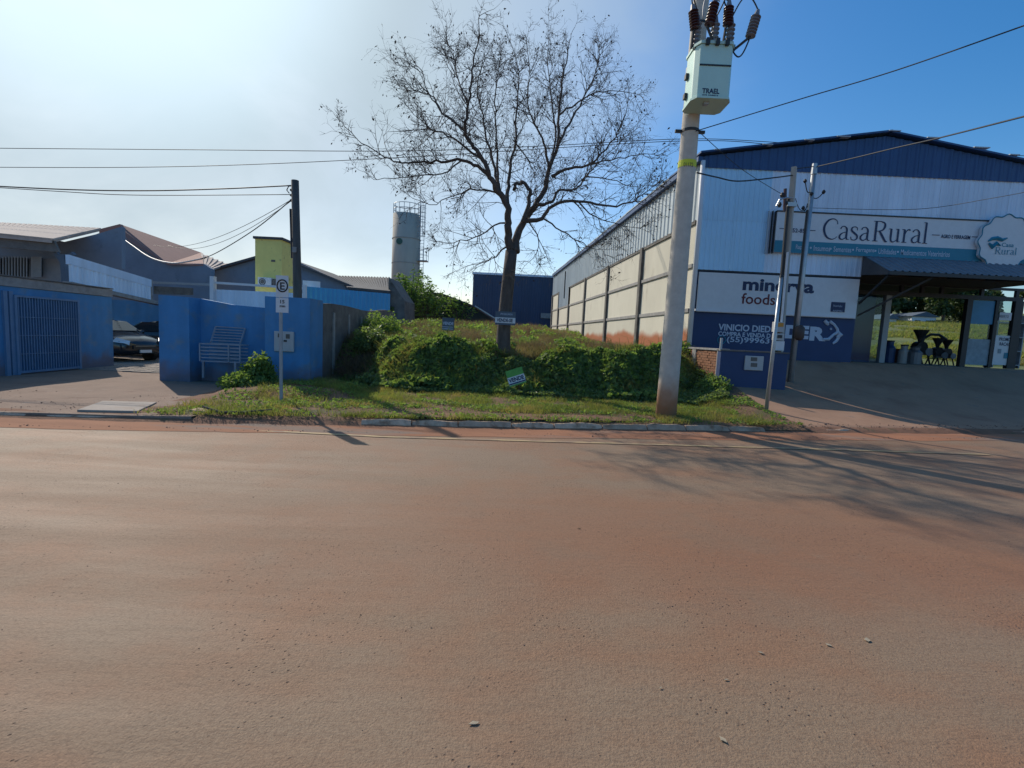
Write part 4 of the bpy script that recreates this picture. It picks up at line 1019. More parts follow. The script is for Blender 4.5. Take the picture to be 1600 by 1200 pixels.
for s in (s_at(17), s_at(8)): MB().prism([wl(s-.05,0,.05),wl(s+.05,0,.05),wl(s+.05,2.1,.05),wl(s-.05,2.1,.05)], -wn*.06).build('gate_post', M['gatebar'], lw)

# basket for rubbish, in the recess of the blue wall
kb = thing('waste_basket', at(345,590,BY-.1), 'slatted white rubbish basket with its lid tipped open before the blue wall', 'waste basket')
M['basket'] = mat('basket_paint', (.26,.30,.36), .6, .12, 6)
KY = BY-.05
def kq(px,py,Y=None): return at(px,py,KY if Y is None else Y)
x0_, x1b = kq(312,540).x, kq(376,540).x; zk0, zk1 = kq(340,565).z, kq(340,538).z
for i in range(6):
    z = zk0+(zk1-zk0)*i/5
    MB().box(x0_+.03*(i<1),KY-.02,z-.013,x1b,KY,z+.013).build('slat', M['basket'], kb)
    MB().box(x0_+.03,KY+.32,z-.013,x1b,KY+.34,z+.013).build('slat', M['basket'], kb)
for x in (x0_+.02,x1b-.28,x1b): 
    MB().bar((x,KY-.03,zk0),(x,KY-.03,zk1),.025,.025).build('frame', M['basket'], kb)
for x in (x0_+.03,x1b): MB().bar((x,KY-.01,zk1),(x,KY+.34,zk1),.025,.025).build('frame', M['basket'], kb); MB().bar((x,KY-.01,zk0),(x,KY+.34,zk0),.025,.025).build('frame', M['basket'], kb)
for i in range(8): y=KY+.04*i+.02; MB().box(x0_+.03,y-.012,zk0-.012,x1b,y+.012,zk0+.004).build('slat', M['basket'], kb)
la, lb_, lc, ldd = kq(329,536,KY+.33), kq(375,538,KY+.33), kq(383,513,KY+.45), kq(337,510,KY+.45)
for i in range(7):
    t = i/6; MB().bar(la.lerp(ldd,t), lb_.lerp(lc,t), .022,.022).build('lid_slat', M['basket'], kb)
MB().bar(la,ldd,.03,.03).build('lid_frame', M['basket'], kb); MB().bar(lb_,lc,.03,.03).build('lid_frame', M['basket'], kb)
MB().bar(kq(368,565), kq(368,590), .05,.05).build('leg', M['basket'], kb)
MB().bar(kq(318,565,KY+.3), kq(318,590,KY+.3), .05,.05).build('leg', M['basket'], kb)

# ------------------------------------------------------------------ signs on the lot
vs = thing('for_sale_sign', at(790,502,13.2), 'grey board reading VENDE-SE nailed to the trunk of the bare tree', 'sign')
VY = 13.16
rectp(773.5, 486, 805, 507, VY, .015, 'board', M['greyb'], vs)
rectp(773.5, 495.5, 805, 504, VY-.006, .005, 'white_band', M['signw'], vs)
text('VENDE-SE', 776, 497, 801, 502.5, VY-.012, M['letter'], vs, bold=.03)
text('IMOBILIARIA', 782, 489, 801, 492, VY-.008, M['lwhite'], vs)
s2 = thing('for_sale_sign', at(700,528,15.2), 'small dark board reading VENDE on a stake in the dry grass', 'sign')
rectp(690.5, 496, 709.5, 516, 15.2, .015, 'board', M['greyb'], s2)
text('VENDE', 691.5, 502.5, 708.5, 507.5, 15.19, M['lwhite'], s2, bold=.04)
rectp(691, 510, 708, 511, 15.19, .008, 'line', M['lwhite'], s2); rectp(691, 512.8, 708, 514.2, 15.19, .008, 'line', M['lwhite'], s2)
MB().bar(at(699,516,15.23), at(699,540,15.23), .03,.03).build('stake', M['wood'], s2)
s3 = thing('for_sale_sign', at(808,606,11.75), 'tilted green and white board reading VENDE leaning in the creepers below the tree', 'sign')
SYY = 11.85
wS, hS = .42, .40
mbq = MB().box(-wS/2,-.008,-hS/2,wS/2,.008,hS/2)
def loc_build(mb, name, m, rotz=None):
    o = mb.build(name, m); o.parent = s3; c = at(806,589,SYY)-s3.location
    o.location = c; o.rotation_euler = (radians(-8), -radians(20), 0); return o
bd = loc_build(mbq, 'board', M['signw'])
loc_build(MB().box(-wS/2,-.014,.03,wS/2,-.009,hS/2), 'green_field', M['green'])
loc_build(MB().box(-wS/2,-.014,-.155,wS/2,-.009,-.125), 'blue_line', M['letter'])
loc_build(MB().box(-wS/2,-.014,-hS/2,wS/2,-.009,-.165), 'green_field', M['green'])
cu = bpy.data.curves.new('t','FONT'); cu.body = 'VENDE'; cu.size = .128; cu.align_x = 'CENTER'; cu.offset = .005
ob = bpy.data.objects.new('t',cu); COL.objects.link(ob); me = bpy.data.meshes.new_from_object(ob.evaluated_get(bpy.context.evaluated_depsgraph_get())); bpy.data.objects.remove(ob)
for v in me.vertices: v.co = Vector((v.co.x*.93,-.012,v.co.y*1.05-.095))
me.materials.clear(); me.materials.append(M['letter']); lt = bpy.data.objects.new('lettering', me); COL.objects.link(lt); lt.parent = s3
lt.location = at(806,589,SYY)-s3.location; lt.rotation_euler = (radians(-8),-radians(20),0)
st_ = MB().bar(at(809,594,SYY+.02), at(815,626,SYY+.02), .035,.03).build('stake', M['wood'], s3)

# ------------------------------------------------------------------ cars in the yard
def make_car(label):
    t = thing('parked_car', (0,0,0), label, 'car')
    # stations along x: (x, belt half width, sill z, belt z, roof z, roof half width); x forwards
    S = [(-2.15,.70,.42,.86,.88,.60),(-2.0,.82,.28,.98,1.0,.62),(-1.5,.87,.22,1.02,1.30,.56),(-.9,.88,.20,1.0,1.45,.56),(0,.88,.20,.97,1.47,.58),(.55,.88,.20,.95,1.36,.57),(1.05,.87,.20,.93,1.0,.66),(1.5,.86,.22,.88,.93,.62),(1.9,.80,.25,.78,.82,.56),(2.12,.66,.32,.62,.66,.48)]
    mb = MB()
    for x,hw_,sz,bz,rz,rw in S:
        half = [(0,sz),(hw_*.9,sz),(hw_,sz+.12),(hw_*1.01,(sz+bz)/2+.05),(hw_*.97,bz),(rw,rz-.03),(rw*.6,rz+.01),(0,rz+.02)]
        ringp = half + [(-a,b) for a,b in half[-2:0:-1]]
        mb.v += [(x,a,b) for a,b in ringp]
    n = 14
    for i in range(len(S)-1):
        for k in range(n): a = i*n+k; b = i*n+(k+1)%n; mb.f.append((a,b,b+n,a+n))
    mb.f += [tuple(range(n-1,-1,-1)), tuple((len(S)-1)*n+k for k in range(n))]
    body = mb.build('body', M['car'], t, smooth=True); ss = body.modifiers.new('s','SUBSURF'); ss.levels = 1; ss.render_levels = 1
    MB().prism([(.62,-.50,1.34),(.62,.50,1.34),(1.1,.62,1.03),(1.1,-.62,1.03)], (.03,0,.03)).build('windscreen', M['carglass'], t)
    for sg in (-1,1):
        MB().prism([(-1.35,sg*.80,1.05),(.95,sg*.80,.98),(.45,sg*.60,1.36),(-1.0,sg*.60,1.40)], (0,sg*.035,.01)).build('side_window', M['carglass'], t)
        MB().prism([(1.72,sg*.84,.70),(2.02,sg*.66,.66),(2.1,sg*.55,.60),(2.08,sg*.50,.74),(1.8,sg*.74,.84)], (.03,sg*.02,0)).build('headlight', M['lamp'], t)
        MB().tube([(.75,sg*.90,.98),(.72,sg*1.02,1.02),(.70,sg*1.04,1.02)], [.03,.08,.05], 8).build('mirror', M['car'], t)
        for xx in (-1.3,1.32):
            wh = MB().tube([(xx,sg*.66,.32),(xx,sg*.70,.32),(xx,sg*.88,.32),(xx,sg*.90,.32)], [.28,.33,.33,.30], 20).build('wheel', M['black'], t)
            mb = MB(); mb.tube([(xx,sg*.895,.32),(xx,sg*.91,.32)], [.07,.05], 10)
            for k in range(7):
                a = 2*pi*k/7; mb.bar((xx+.05*cos(a),sg*.905,.32+.05*sin(a)),(xx+.22*cos(a),sg*.905,.32+.22*sin(a)),.035,.02)
            mb.tube([(xx+.225*cos(2*pi*k/20),sg*.905,.32+.225*sin(2*pi*k/20)) for k in range(21)], .018, 4, cap=False)
            mb.build('rim', M['carw'], wh)
    MB().box(2.09,-.42,.46,2.13,.42,.60).build('grille', M['dark'], t); MB().box(2.12,-.35,.56,2.14,.35,.575).build('chrome_strip', M['metal'], t)
    MB().box(2.10,-.2,.34,2.14,.2,.44).build('number_plate', M['signw'], t)
    return t
car = make_car('glossy black car parked nose out behind the end of the blue side wall')
cp = gz(203, 570, .1)
cw = at(188, 560, 16.6); car.location = (cw.x-1.32, 17.3, .1); car.rotation_euler.z = radians(-14)
dup(car, (at(217, 520, 20).x+1.1, 20.0, .1), radians(176), 'second dark car farther back, facing left, mostly hidden by the blue pier')
# ------------------------------------------------------------------ background buildings
def wallp(pts, Y, dep, name, m, parent):
    P = [at(x,y,Y) for x,y in pts]; return MB().prism(P, (0,dep,0)).build(name, m, parent)
def roofq(pts, th, name, m, parent, ribs=0):
    """sloping roof plane; pts = (px,py,Y)"""
    P = [at(*p) for p in pts]; mb = MB().prism(P, (0,0,-th))
    if ribs:
        for i in range(ribs+1):
            t = i/ribs; a = P[0].lerp(P[1],t); b = P[3].lerp(P[2],t); mb.bar(a+Vector((0,0,.03)), b+Vector((0,0,.03)), .12, .06)
    return mb.build(name, m, parent)
# house at far left
h = thing('house', at(60,470,19), 'old house at the far left with pale tiled roof, porch post and barred windows', 'house')
roofq([(-60,346,22),(155,358,22),(80,375,17.5),(-60,361,17.5)], .10, 'roof', M['paleroof'], h, 26)
wallp([(-60,362),(45,364),(80,373),(100,378),(150,366),(190,354),(190,420),(-60,400)], 20.5, .2, 'gable_wall', M['hall'], h)
wallp([(-60,395),(95,405),(95,470),(-60,460)], 19.5, .2, 'wall', M['plaster'], h)
wallp([(-60,362),(84,376),(92,394),(-60,382)], 17.6, .08, 'eaves_board', M['darkc'], h)
for a,b in ((-30,0),(5,42),(50,64)):
    wf = wallp([(a,402),(b,403),(b,432),(a,430)], 19.4, .06, 'window', M['dark'], h)
    mb = MB()
    for i in range(9):
        x = a+(b-a)*i/8; mb.bar(at(x,401,19.3), at(x,433,19.3), .025,.025)
    mb.build('window_bars', M['steel'], wf)
MB().bar(at(105,455,17.8), at(99,398,17.8), .17,.17).build('porch_post', M['greyb'], h)
MB().bar(at(99,410,17.8), at(84,390,17.8), .12,.12).build('brace', M['greyb'], h)
MB().bar(at(99,410,17.8), at(116,396,17.8), .12,.12).build('brace', M['greyb'], h)
# pale sheet screen running back over the blue inner wall
pc = thing('sheet_canopy', at(170,470,17.5), 'pale corrugated sheet screen on the parapet behind the blue side wall', 'canopy')
c0 = at(108,440,16.1); c1 = at(236,471,20.3); cdv = (c1-c0); cdv.z = 0; cl = cdv.length; cdv.normalize(); cn = Vector((cdv.y,-cdv.x,0))
zt0, zt1 = at(108,398,16.1).z, at(236,437,20.3).z; z00, z01 = c0.z, c1.z
k = 0; s = 0.
while s < cl-.05:
    w_ = min(1.05, cl-s)
    corr(c0+cdv*s+cn*.004*(k%2), cdv, w_, (lambda q, s=s: z00+(z01-z00)*(s+q)/cl), (lambda q, s=s: zt0+(zt1-zt0)*(s+q)/cl-.28), cn, .22, .03).build('canopy_sheet', M['whitesheet'], pc)
    s += w_; k += 1
MB().prism([c0+Vector((0,0,zt0-.3-z00))+cn*.04, c1+Vector((0,0,zt1-.3-z01))+cn*.04, Vector((c1.x,c1.y,zt1))+cn*.04, Vector((c0.x,c0.y,zt0))+cn*.04], -cn*.12).build('top_fascia', M['whitesheet'], pc)
MB().prism([c0+cn*.1-Vector((0,0,.14)), c1+cn*.1+cdv*.8-Vector((0,0,.14)), c1+cn*.1+cdv*.8, c0+cn*.1], -cn*.3).build('edge_beam', M['coping'], pc)
MB().prism([c1+cn*.05, c1-cn*.05, Vector((c1.x,c1.y,zt1))-cn*.05, Vector((c1.x,c1.y,zt1))+cn*.05], cdv*.06).build('end_trim', M['coping'], pc)
bb_ = thing('inner_blue_wall', at(215,520,20.8), 'blue wall at the back of the yard behind the parked cars', 'wall')
A = at(60,478,21.2); B = at(330,484,21.2)
MB().box(A.x,21.2,-.1,B.x,21.4,2.35).build('wall', M['blue'], bb_)
# big gabled hall with red roof
hl = thing('gabled_hall', at(235,460,28), 'large grey-blue gabled hall with a reddish roof behind the yard', 'building')
wallp([(100,380),(150,366),(187,352),(200,372),(262,411),(318,412),(330,420),(330,500),(100,490)], 26, .3, 'gable_wall', M['hall'], hl)
roofq([(187,350,26),(296,394,34),(314,394.5,34),(262,411.5,25.8)], .08, 'roof', M['redroof'], hl)
roofq([(187,350,26),(262,411.5,25.8),(200,374,25.6),(190,356,25.7)], .06, 'roof_edge', M['redroof'], hl)
roofq([(294,394,34),(315,394.5,34),(318,413,26),(262,411.5,25.8)], .08, 'roof', M['redroof'], hl)
roofq([(316,397,33),(355,413,33),(332,421,27),(316,414,27)], .08, 'lean_to_roof', M['paleroof'], hl, 5)
wallp([(155,358),(187,350),(190,355),(155,364)], 25.8, .2, 'verge_board', M['redroof'], hl)
for a,b,y in ((232,330,441),):
    MB().bar(at(a,y,23), at(b,y+4,23), .06,.1).build('front_rail', M['steel'], hl)
wallp([(240,447),(300,450),(300,461),(240,459)], 23.5, .1, 'low_wall', M['darkc'], hl)
# grey gable behind the yellow pillar
g2 = thing('grey_gable_building', at(430,460,30), 'grey building with a low gable behind the yellow pillar', 'building')
wallp([(318,426),(398,400),(424,396),(470,411),(520,434),(560,452),(560,500),(318,500)], 30, .3, 'gable_wall', M['hall'], g2)
P = [at(x,y,29.85) for x,y in ((318,426),(424,396),(560,452))]
for a,b in ((0,1),(1,2)): MB().bar(P[a],P[b],.4,.12).build('roof_edge', M['darkroof'], g2)
for a, b in ((0,1),(1,2)): MB().prism([P[a],P[b],P[b]+Vector((0,10,0)),P[a]+Vector((0,10,0))],(0,0,.08)).build('roof', M['darkroof'], g2)
# low white service building in front of it
lb = thing('white_sheet_fence', at(400,466,16), 'low pale sheet screen with top rail and posts behind the blue street wall', 'fence')
s0 = at(332,470,16); s1 = at(476,470,16); ztp = at(332,446,16).z
x = s0.x; k = 0
while x < s1.x-.05:
    w_ = min(.95, s1.x-x); corr((x,16-.004*(k%2),0),(1,0,0),w_,1.2,ztp-.12,(0,-1,0),.2,.02).build('fence_sheet', M['whitesheet'], lb); x += w_; k += 1
MB().bar((s0.x,15.95,at(340,442,16).z),(s1.x,15.95,at(340,442,16).z-.05),.05,.07).build('rail', M['white'], lb)
for px in (333,476): MB().bar(at(px,432 if px<400 else 445,15.9), at(px,480,15.9), .17 if px < 400 else .06,.12).build('post', M['white'], lb)
# yellow pillar with the air conditioner
yp = thing('yellow_pillar', at(420,470,17), 'pale yellow rendered tower block with flat cap behind the blue wall', 'building')
a = at(399,470,17); b = at(440,470,17); zt2 = at(399,373,17).z
MB().box(a.x,17,0,b.x,17.9,zt2).build('shaft', M['yellow'], yp)
MB().box(a.x-.05,16.95,zt2,b.x+.05,17.95,zt2+.08).build('cap', M['darkroof'], yp)
MB().box(at(424,411,17).x,16.985,at(424,409,17).z,at(430,411,17).x,17.0,at(424,406,17).z).build('patch', M['darkc'], yp)
ac = thing('air_conditioner', at(414,446,16.7), 'white air conditioner unit mounted on the yellow pillar', 'air conditioner')
p = at(403,446,16.7); q = at(424,446,16.7); zt3 = at(403,433,16.7).z
MB().box(p.x,16.68,p.z,q.x,16.98,zt3).build('casing', M['white'], ac, bevel=.01)
c = at(409.5,440,16.66); MB().tube([(c.x+.1*cos(2*pi*k/20),16.67,c.z+.1*sin(2*pi*k/20)) for k in range(21)], .012, 4).build('fan_ring', M['dark'], ac)
MB().tube([(c.x,16.675,c.z),(c.x,16.67,c.z)], .07, 12).build('fan', M['darkc'], ac)
MB().box(q.x+.02,16.72,p.z+.02,q.x+.10,16.95,zt3-.03).build('pipe_cover', M['darkc'], ac)
# bright blue sheet screen
bs = thing('blue_sheet_wall', at(540,480,22), 'bright blue corrugated sheet wall behind the grey lot wall', 'wall')
c0 = at(473,462,20); c1 = at(609,490,24.5); dv = c1-c0; dv.z = 0; ln = dv.length; dv.normalize(); nn = Vector((dv.y,-dv.x,0))
za, zc = at(473,447,20).z, at(609,459,24.5).z; s = 0.; k = 0
while s < ln-.05:
    w_ = min(1.0, ln-s)
    corr(c0+dv*s+nn*.004*(k%2), dv, w_, .8, (lambda q, s=s: za+(zc-za)*(s+q)/ln), nn, .25, .03).build('wall_sheet', M['bluesheet'], bs); s += w_; k += 1
lp = thing('roof_light_panel', at(486,446,20.5), 'pale translucent sheet above the left end of the bright blue wall', 'panel')
wallp([(473,438),(500,440),(500,450),(473,448)], 20.8, .03, 'sheet', M['lcyan'] if False else M['whitesheet'], lp)
# dark fibre cement roof
dr = thing('dark_roofed_shed', at(560,450,32), 'shed with a dark ribbed fibre cement roof beside the water tower', 'shed')
roofq([(508,431,38),(608,434,38),(608,456,29),(545,450,29)], .08, 'roof', M['darkroof'], dr, 22)
wallp([(540,450),(608,456),(608,500),(540,500)], 29.4, .2, 'wall', M['greyb'], dr)
wallp([(607,433),(632,470),(632,510),(607,510)], 29.6, 3, 'side_wall', M['darkc'], dr)
# water tower
wt0 = at(632,500,45); r_ = 21.3/765*45; ztop = at(632,336,45).z
wt = thing('water_tower', (wt0.x,45,0), 'tall round concrete water tower with top railing and caged ladder', 'water tower')
M['towerc'] = mat('tower_concrete', (.44,.40,.34), .9, .1, 1.5, .2, 20, stretch=(1,1,.4))
MB().tube([(wt0.x,45,0),(wt0.x,45,ztop*.6),(wt0.x,45,ztop)], [r_*1.02,r_,r_*.97], 40).build('shaft', M['towerc'], wt, smooth=True)
for zz in (ztop*.45, ztop*.64, ztop*.82): MB().tube([(wt0.x,45,zz-.03),(wt0.x,45,zz+.03)], r_+.02, 40).build('joint_ring', M['coping'], wt)
mb = MB()
for k in range(16):
    a = 2*pi*k/16; mb.tube([(wt0.x+r_*.95*cos(a),45+r_*.95*sin(a),ztop),(wt0.x+r_*.95*cos(a),45+r_*.95*sin(a),ztop+.85)], .025, 5)
for zz in (.42,.85): mb.tube([(wt0.x+r_*.95*cos(2*pi*k/32),45+r_*.95*sin(2*pi*k/32),ztop+zz) for k in range(33)], .028, 5)
mb.build('railing', M['steel'], wt)
ca = at(629,381,45); MB().tube([(ca.x,45-r_-.03,ca.z),(ca.x,45-r_+.2,ca.z)], .27, 18).build('round_mark', mat('mark_green',(.05,.12,.10)), wt)
lx = wt0.x+r_+.22; mb = MB(); zb_ = at(655,372,45).z; zt4 = ztop+.9
for dx in (-.17,.17): mb.tube([(lx+dx,44.6,at(655,440,45).z),(lx+dx,44.6,zt4)], .025, 4)
for i in range(30): z = at(655,440,45).z+i*.3; mb.tube([(lx-.17,44.6,z),(lx+.17,44.6,z)], .018, 4)
mb.build('ladder', M['steel'], wt)
mb = MB()
for i in range(8):
    z = zb_+(zt4-zb_)*i/7; mb.tube([(lx+.38*cos(a)*.9,44.6-.05+.45*sin(a)-.2,z) for a in [pi*j/8-pi for j in range(9)]], .02, 4)
for j in (1,3,5,7): a = pi*j/8-pi; mb.tube([(lx+.34*cos(a),44.4-.05+.45*sin(a)+.05,zb_),(lx+.34*cos(a),44.4-.05+.45*sin(a)+.05,zt4)], .02, 4)
mb.build('ladder_cage', M['steel'], wt)
zp = at(657,409,45).z; MB().box(wt0.x+r_-.1,44.3,zp,wt0.x+r_+.75,45.2,zp+.06).build('platform', M['steel'], wt)
mb = MB()
for x,y in ((wt0.x+r_+.05,44.3),(wt0.x+r_+.72,44.3),(wt0.x+r_+.72,45.2),(wt0.x+r_+.4,44.3)): mb.tube([(x,y,zp),(x,y,zp+1.0)], .02, 4)
for zz in (.5,1.0): mb.tube([(wt0.x+r_,44.3,zp+zz),(wt0.x+r_+.72,44.3,zp+zz),(wt0.x+r_+.72,45.2,zp+zz)], .02, 4)
mb.build('platform_railing', M['steel'], wt)
MB().tube([(wt0.x+r_-.1,45,ztop),(wt0.x+r_-.1,45,ztop+2.4)], .02, 4).build('lightning_rod', M['steel'], wt)
# dark blue hall at the end of the lot
bh = thing('blue_sheet_hall', at(800,495,56), 'dark blue sheet metal hall closing the far end of the vacant lot', 'building')
a = at(737,497,56); b = at(866,497,56); zt5 = at(737,428,56).z
x = a.x; k = 0
while x < b.x-.05:
    w_ = min(1.1, b.x-x); corr((x,56-.006*(k%2),0),(1,0,0),w_,.3,zt5,(0,-1,0),.28,.03).build('wall_sheet', M['navysheet2'] if 'navysheet2' in M else M.setdefault('navysheet2', mat('blue_hall_sheet', (.035,.06,.12), .5, .08, .8, objvar=.05)), bh); x += w_; k += 1
MB().box(a.x,56.1,0,b.x,66,zt5-.05).build('body', M['navysheet2'], bh)
MB().box(a.x-.1,55.9,zt5,b.x+.1,66,zt5+.22).build('roof_edge', M['whitesheet'], bh)
MB().box(at(845,494,55.8).x,55.8,at(845,497,55.8).z,at(866,494,55.8).x,56,at(845,489,55.8).z).build('base_course', M['coping'], bh)
MB().box(b.x-.1,55.7,.3,b.x,55.9,zt5).build('corner_trim', M['dark'], bh)
# dark shed behind the left of the lot
ds = thing('dark_shed', at(680,490,38), 'long dark shed with a roof falling to the right behind the lot', 'shed')
wallp([(606,462),(640,456),(690,461),(742,481),(771,500),(771,512),(606,512)], 38, .2, 'wall', mat('shed_wall', (.05,.06,.055), .9, .3, .8), ds)
P = [at(x,y,37.8) for x,y in ((606,462),(640,455),(690,460),(742,480),(772,499))]
for i in range(4): MB().prism([P[i],P[i+1],P[i+1]+Vector((0,5,0)),P[i]+Vector((0,5,0))],(0,0,.10)).build('roof', M['darkroof'], ds)
MB().bar(at(742,478,37.7), at(773,497,37.7), .08,.10).build('roof_edge', M['galvsheet'], ds)
# houses and wood beyond the field, seen through the shop
def small_house(px0, px1, yt, yb, Y, label, m):
    t = thing('farm_house', at((px0+px1)/2, yb, Y), label, 'house')
    a = at(px0,yb,Y); b = at(px1,yb,Y); z0 = field_z((a.x+b.x)/2,Y)-.4; zt_ = z0+.4+(yb-yt)/765*Y
    MB().box(a.x,Y,z0,b.x,Y+6,zt_).build('wall', m, t)
    mx_ = (a.x+b.x)/2; MB().prism([(a.x-.4,Y-.4,zt_),(mx_,Y-.4,zt_+.9),(b.x+.4,Y-.4,zt_)], (0,7,0)).build('roof', M['greyb'], t)
    for u in (.25,.7):
        x = a.x+(b.x-a.x)*u; MB().box(x-.5,Y-.05,zt_-1.7,x+.5,Y-.0,zt_-.7).build('window', M['dark'], t)
small_house(1384,1400,499,504,84,'small pale farm house left of the wood, seen through the shop door',M['white'])
small_house(1424,1462,496,503,92,'wider pale farm house in the middle, seen through the shop door',M['white'])
def crown_tree(x, y, h, r, n, ls, label, m, name='tree', trunk=True, dens=1, cat='tree', group=None, z0=None):
    z0 = field_z(x,y)-.2 if z0 is None else z0
    t = thing(name, (x,y,z0), label, cat, group)
    hh = h*.45
    MB().tube([(x,y,z0),(x+.1,y,z0+hh*.6),(x-.1,y,z0+hh)], [.05*r+.08,.04*r+.06,.03*r+.04], 8).build('trunk', M['bark'], t)
    P = []
    nc = max(5, int(9*dens))
    for k in range(nc):
        c = np.array([x+rnd.uniform(-.6,.6)*r, y+rnd.uniform(-.6,.6)*r, z0+h*rnd.uniform(.18,.86)])
        rr = r*rnd.uniform(.28,.5)
        d = nr.normal(size=(n//nc,3)); d /= np.linalg.norm(d,axis=1)[:,None]
        P.append(c+d*(rr*(nr.rand(n//nc)**.45))[:,None]*np.array([1,1,.75]))
    P = np.concatenate(P)
    o = arr_mesh('crown', leaves(P, np.full(len(P), ls), 1.0, .7), 4, m, t); return t
WL = ['far left of the wood','left','left of centre','centre','right of centre','right','far right','end']
k = 0
for x in np.arange(60, 118, 3.4):
    y = 93+rnd.uniform(0,12)
    crown_tree(float(x), y, rnd.uniform(6.5,9), rnd.uniform(3.6,4.8), 2600, .62, 'dark tree in the wood beyond the field, seen through and beside the shop', M['farleaf'], 'field_tree', cat='tree', group='trees of the wood beyond the field'); k += 1
# light feathery trees beside the tower
def feathery(px, py, Y, h, r, n, label, zb):
    x = at(px,py,Y).x; t = thing('slender_tree', (x,Y,zb), label, 'tree'); tb = MB(); P = []
    for k in range(16):
        a = rnd.uniform(0,2*pi); ll = h*rnd.uniform(.6,1.0); b = Vector((x,Y,zb)); tip = b+Vector((cos(a)*r*rnd.uniform(.3,1),sin(a)*r,ll))
        mid = b.lerp(tip,.55)+Vector((0,0,h*.12)); tb.tube([b,mid,tip], [.05,.03,.01], 4)
        for j in range(n//16):
            t_ = rnd.uniform(.3,1); p = (b.lerp(mid,t_*2) if t_ < .5 else mid.lerp(tip,t_*2-1)); s_ = .35*r*(1.2-t_)
            P.append((p.x+rnd.gauss(0,s_), p.y+rnd.gauss(0,s_), p.z+rnd.gauss(0,s_)-.1))
    tb.build('stems', M['bark'], t); arr_mesh('crown', leaves(np.array(P), np.full(len(P), .22), .4, .35), 4, M['bamboo'], t)
feathery(640,470,36, 5.3,1.3,2600,'pale feathery tree in front of the round water tower', 1.2)
feathery(668,480,35, 4.6,1.4,2000,'bushy pale tree just right of the water tower', 1.0)
feathery(718,480,37, 2.9,1.4,900,'small sparse tree above the dark shed roof', 1.6)
feathery(608,490,30, 2.2,.7,500,'low pale bush at the left end of the dark shed', 1.5)

# ------------------------------------------------------------------ left wooden pole
lp0 = at(468, 560, 13.3); lp0.z = .1; lp1 = at(461, 282, 13.3)
pL = pole('wooden_pole', lp0, lp1, .125, .095, mat('weathered_wood', (.10,.095,.09), .9, .25, 8, .5, 50, stretch=(1,1,.15)), 'weathered grey wooden service pole behind the blue wall', 12)
MB().tube([lp0.lerp(lp1,.62)+Vector((-.11,-.04,0)), lp0.lerp(lp1,.86)+Vector((-.12,-.04,0))], .03, 6).build('conduit', M['dark'], pL)
MB().box(lp0.lerp(lp1,.66).x-.06,13.16,lp0.lerp(lp1,.66).z-.07,lp0.lerp(lp1,.66).x+.05,13.19,lp0.lerp(lp1,.66).z+.07).build('tag', M['coping'], pL)
for py in (297,305,313):
    p = at(455,py,13.3); MB().tube([p-Vector((.03,0,0)),p,p+Vector((.03,0,0))],[.02,.04,.02],8).build('insulator', M['dark'], pL)
MB().tube([at(458,290,13.3),at(451,291,13.3),at(448,297,13.3),at(452,302,13.3)], .014, 5).build('bracket', M['dark'], pL)

# ------------------------------------------------------------------ cables
def cable(pts, rad, label, m='wire', sag=0, cat='cable'):
    """pts (px,py,Y): cable through these places, smoothed; sag in metres for two-point spans"""
    P = [at(*p) for p in pts]
    if len(P) == 2:
        Q = [P[0].lerp(P[1],i/24)-Vector((0,0,4*sag*(i/24)*(1-i/24))) for i in range(25)]
    else:
        Q = [Vector(q) for q in sm([tuple(p) for p in P], 8)]
    if pts[0][0] <= -80: Q.insert(0, Q[0]+(Q[0]-Q[2]).normalized()*30+Vector((0,0,1)))
    if pts[-1][0] >= 1640: Q.append(Q[-1]+(Q[-1]-Q[-3]).normalized()*(30 if Q[-1].y > 20 else 14)+Vector((0,0,.5)))
    o = MB().tube(Q, rad, 5).build('overhead_cable', M[m], smooth=True)
    return tag(o, label, cat)
cable([(-80,231,24),(300,234,24),(620,236,24),(850,228,24),(1075,217,24),(1240,224,24),(1500,238,24),(1680,248,24)], .016, 'upper of the two long cables crossing the whole sky behind the tree')
cable([(-80,261,24),(200,261.5,24),(420,256,24),(700,242,24),(1075,220,24),(1250,230,24),(1500,246,24),(1680,256,24)], .016, 'lower of the two long cables crossing the sky behind the tree')
cable([(-80,287,13.3),(100,296,13.3),(230,298,13.3),(350,295,13.3),(455,290,13.3)], .017, 'upper thick cable from the left edge to the wooden pole')
cable([(-80,288,13.4),(90,299,13.4),(220,305,13.4),(455,304,13.4)], .010, 'thin lower cable from the left edge to the wooden pole')
cable([(459,309,13.3),(400,357,14.5),(340,394,16.5),(310,405,18),(270,411,20),(235,402,22),(205,382,24.5),(190,371,25.6)], .014, 'drooping service cable from the wooden pole down to the red-roofed hall')
cable([(322,402,17.6),(310,405.2,18),(270,411,19.9),(235,402.5,21.9),(205,382.5,24.4),(190,371.5,25.5)], .03, 'pale sleeve on the drooping service cable before the hall gable', 'wirew')
cable([(455,312,13.4),(240,383,26)], .008, 'upper of two faint wires running back from the wooden pole', sag=.5)
cable([(455,314,13.4),(262,383,26)], .008, 'lower of two faint wires running back from the wooden pole', sag=.6)
cable([(1087,205,pb.y-.2),(1250,155,8.7),(1400,110,7.6),(1640,26,6)], .009, 'thin cable rising from the big pole to the upper right corner')
cable([(1241,264,12.9),(1273,260,13.3)], .012, 'short tie wire between the tops of the two slim poles')
cable([(1274,261,13.3),(1330,248,12),(1400,231,10.5),(1470,215,9.2),(1640,172,6.6)], .014, 'black cable from the slim poles rising past the gable to the right edge')
cable([(1089,270,pb.y),(1120,277,10.8),(1150,283,11.4),(1190,280,12.2),(1238,274,12.9)], .016, 'slack cable between the big pole and the slim concrete pole')
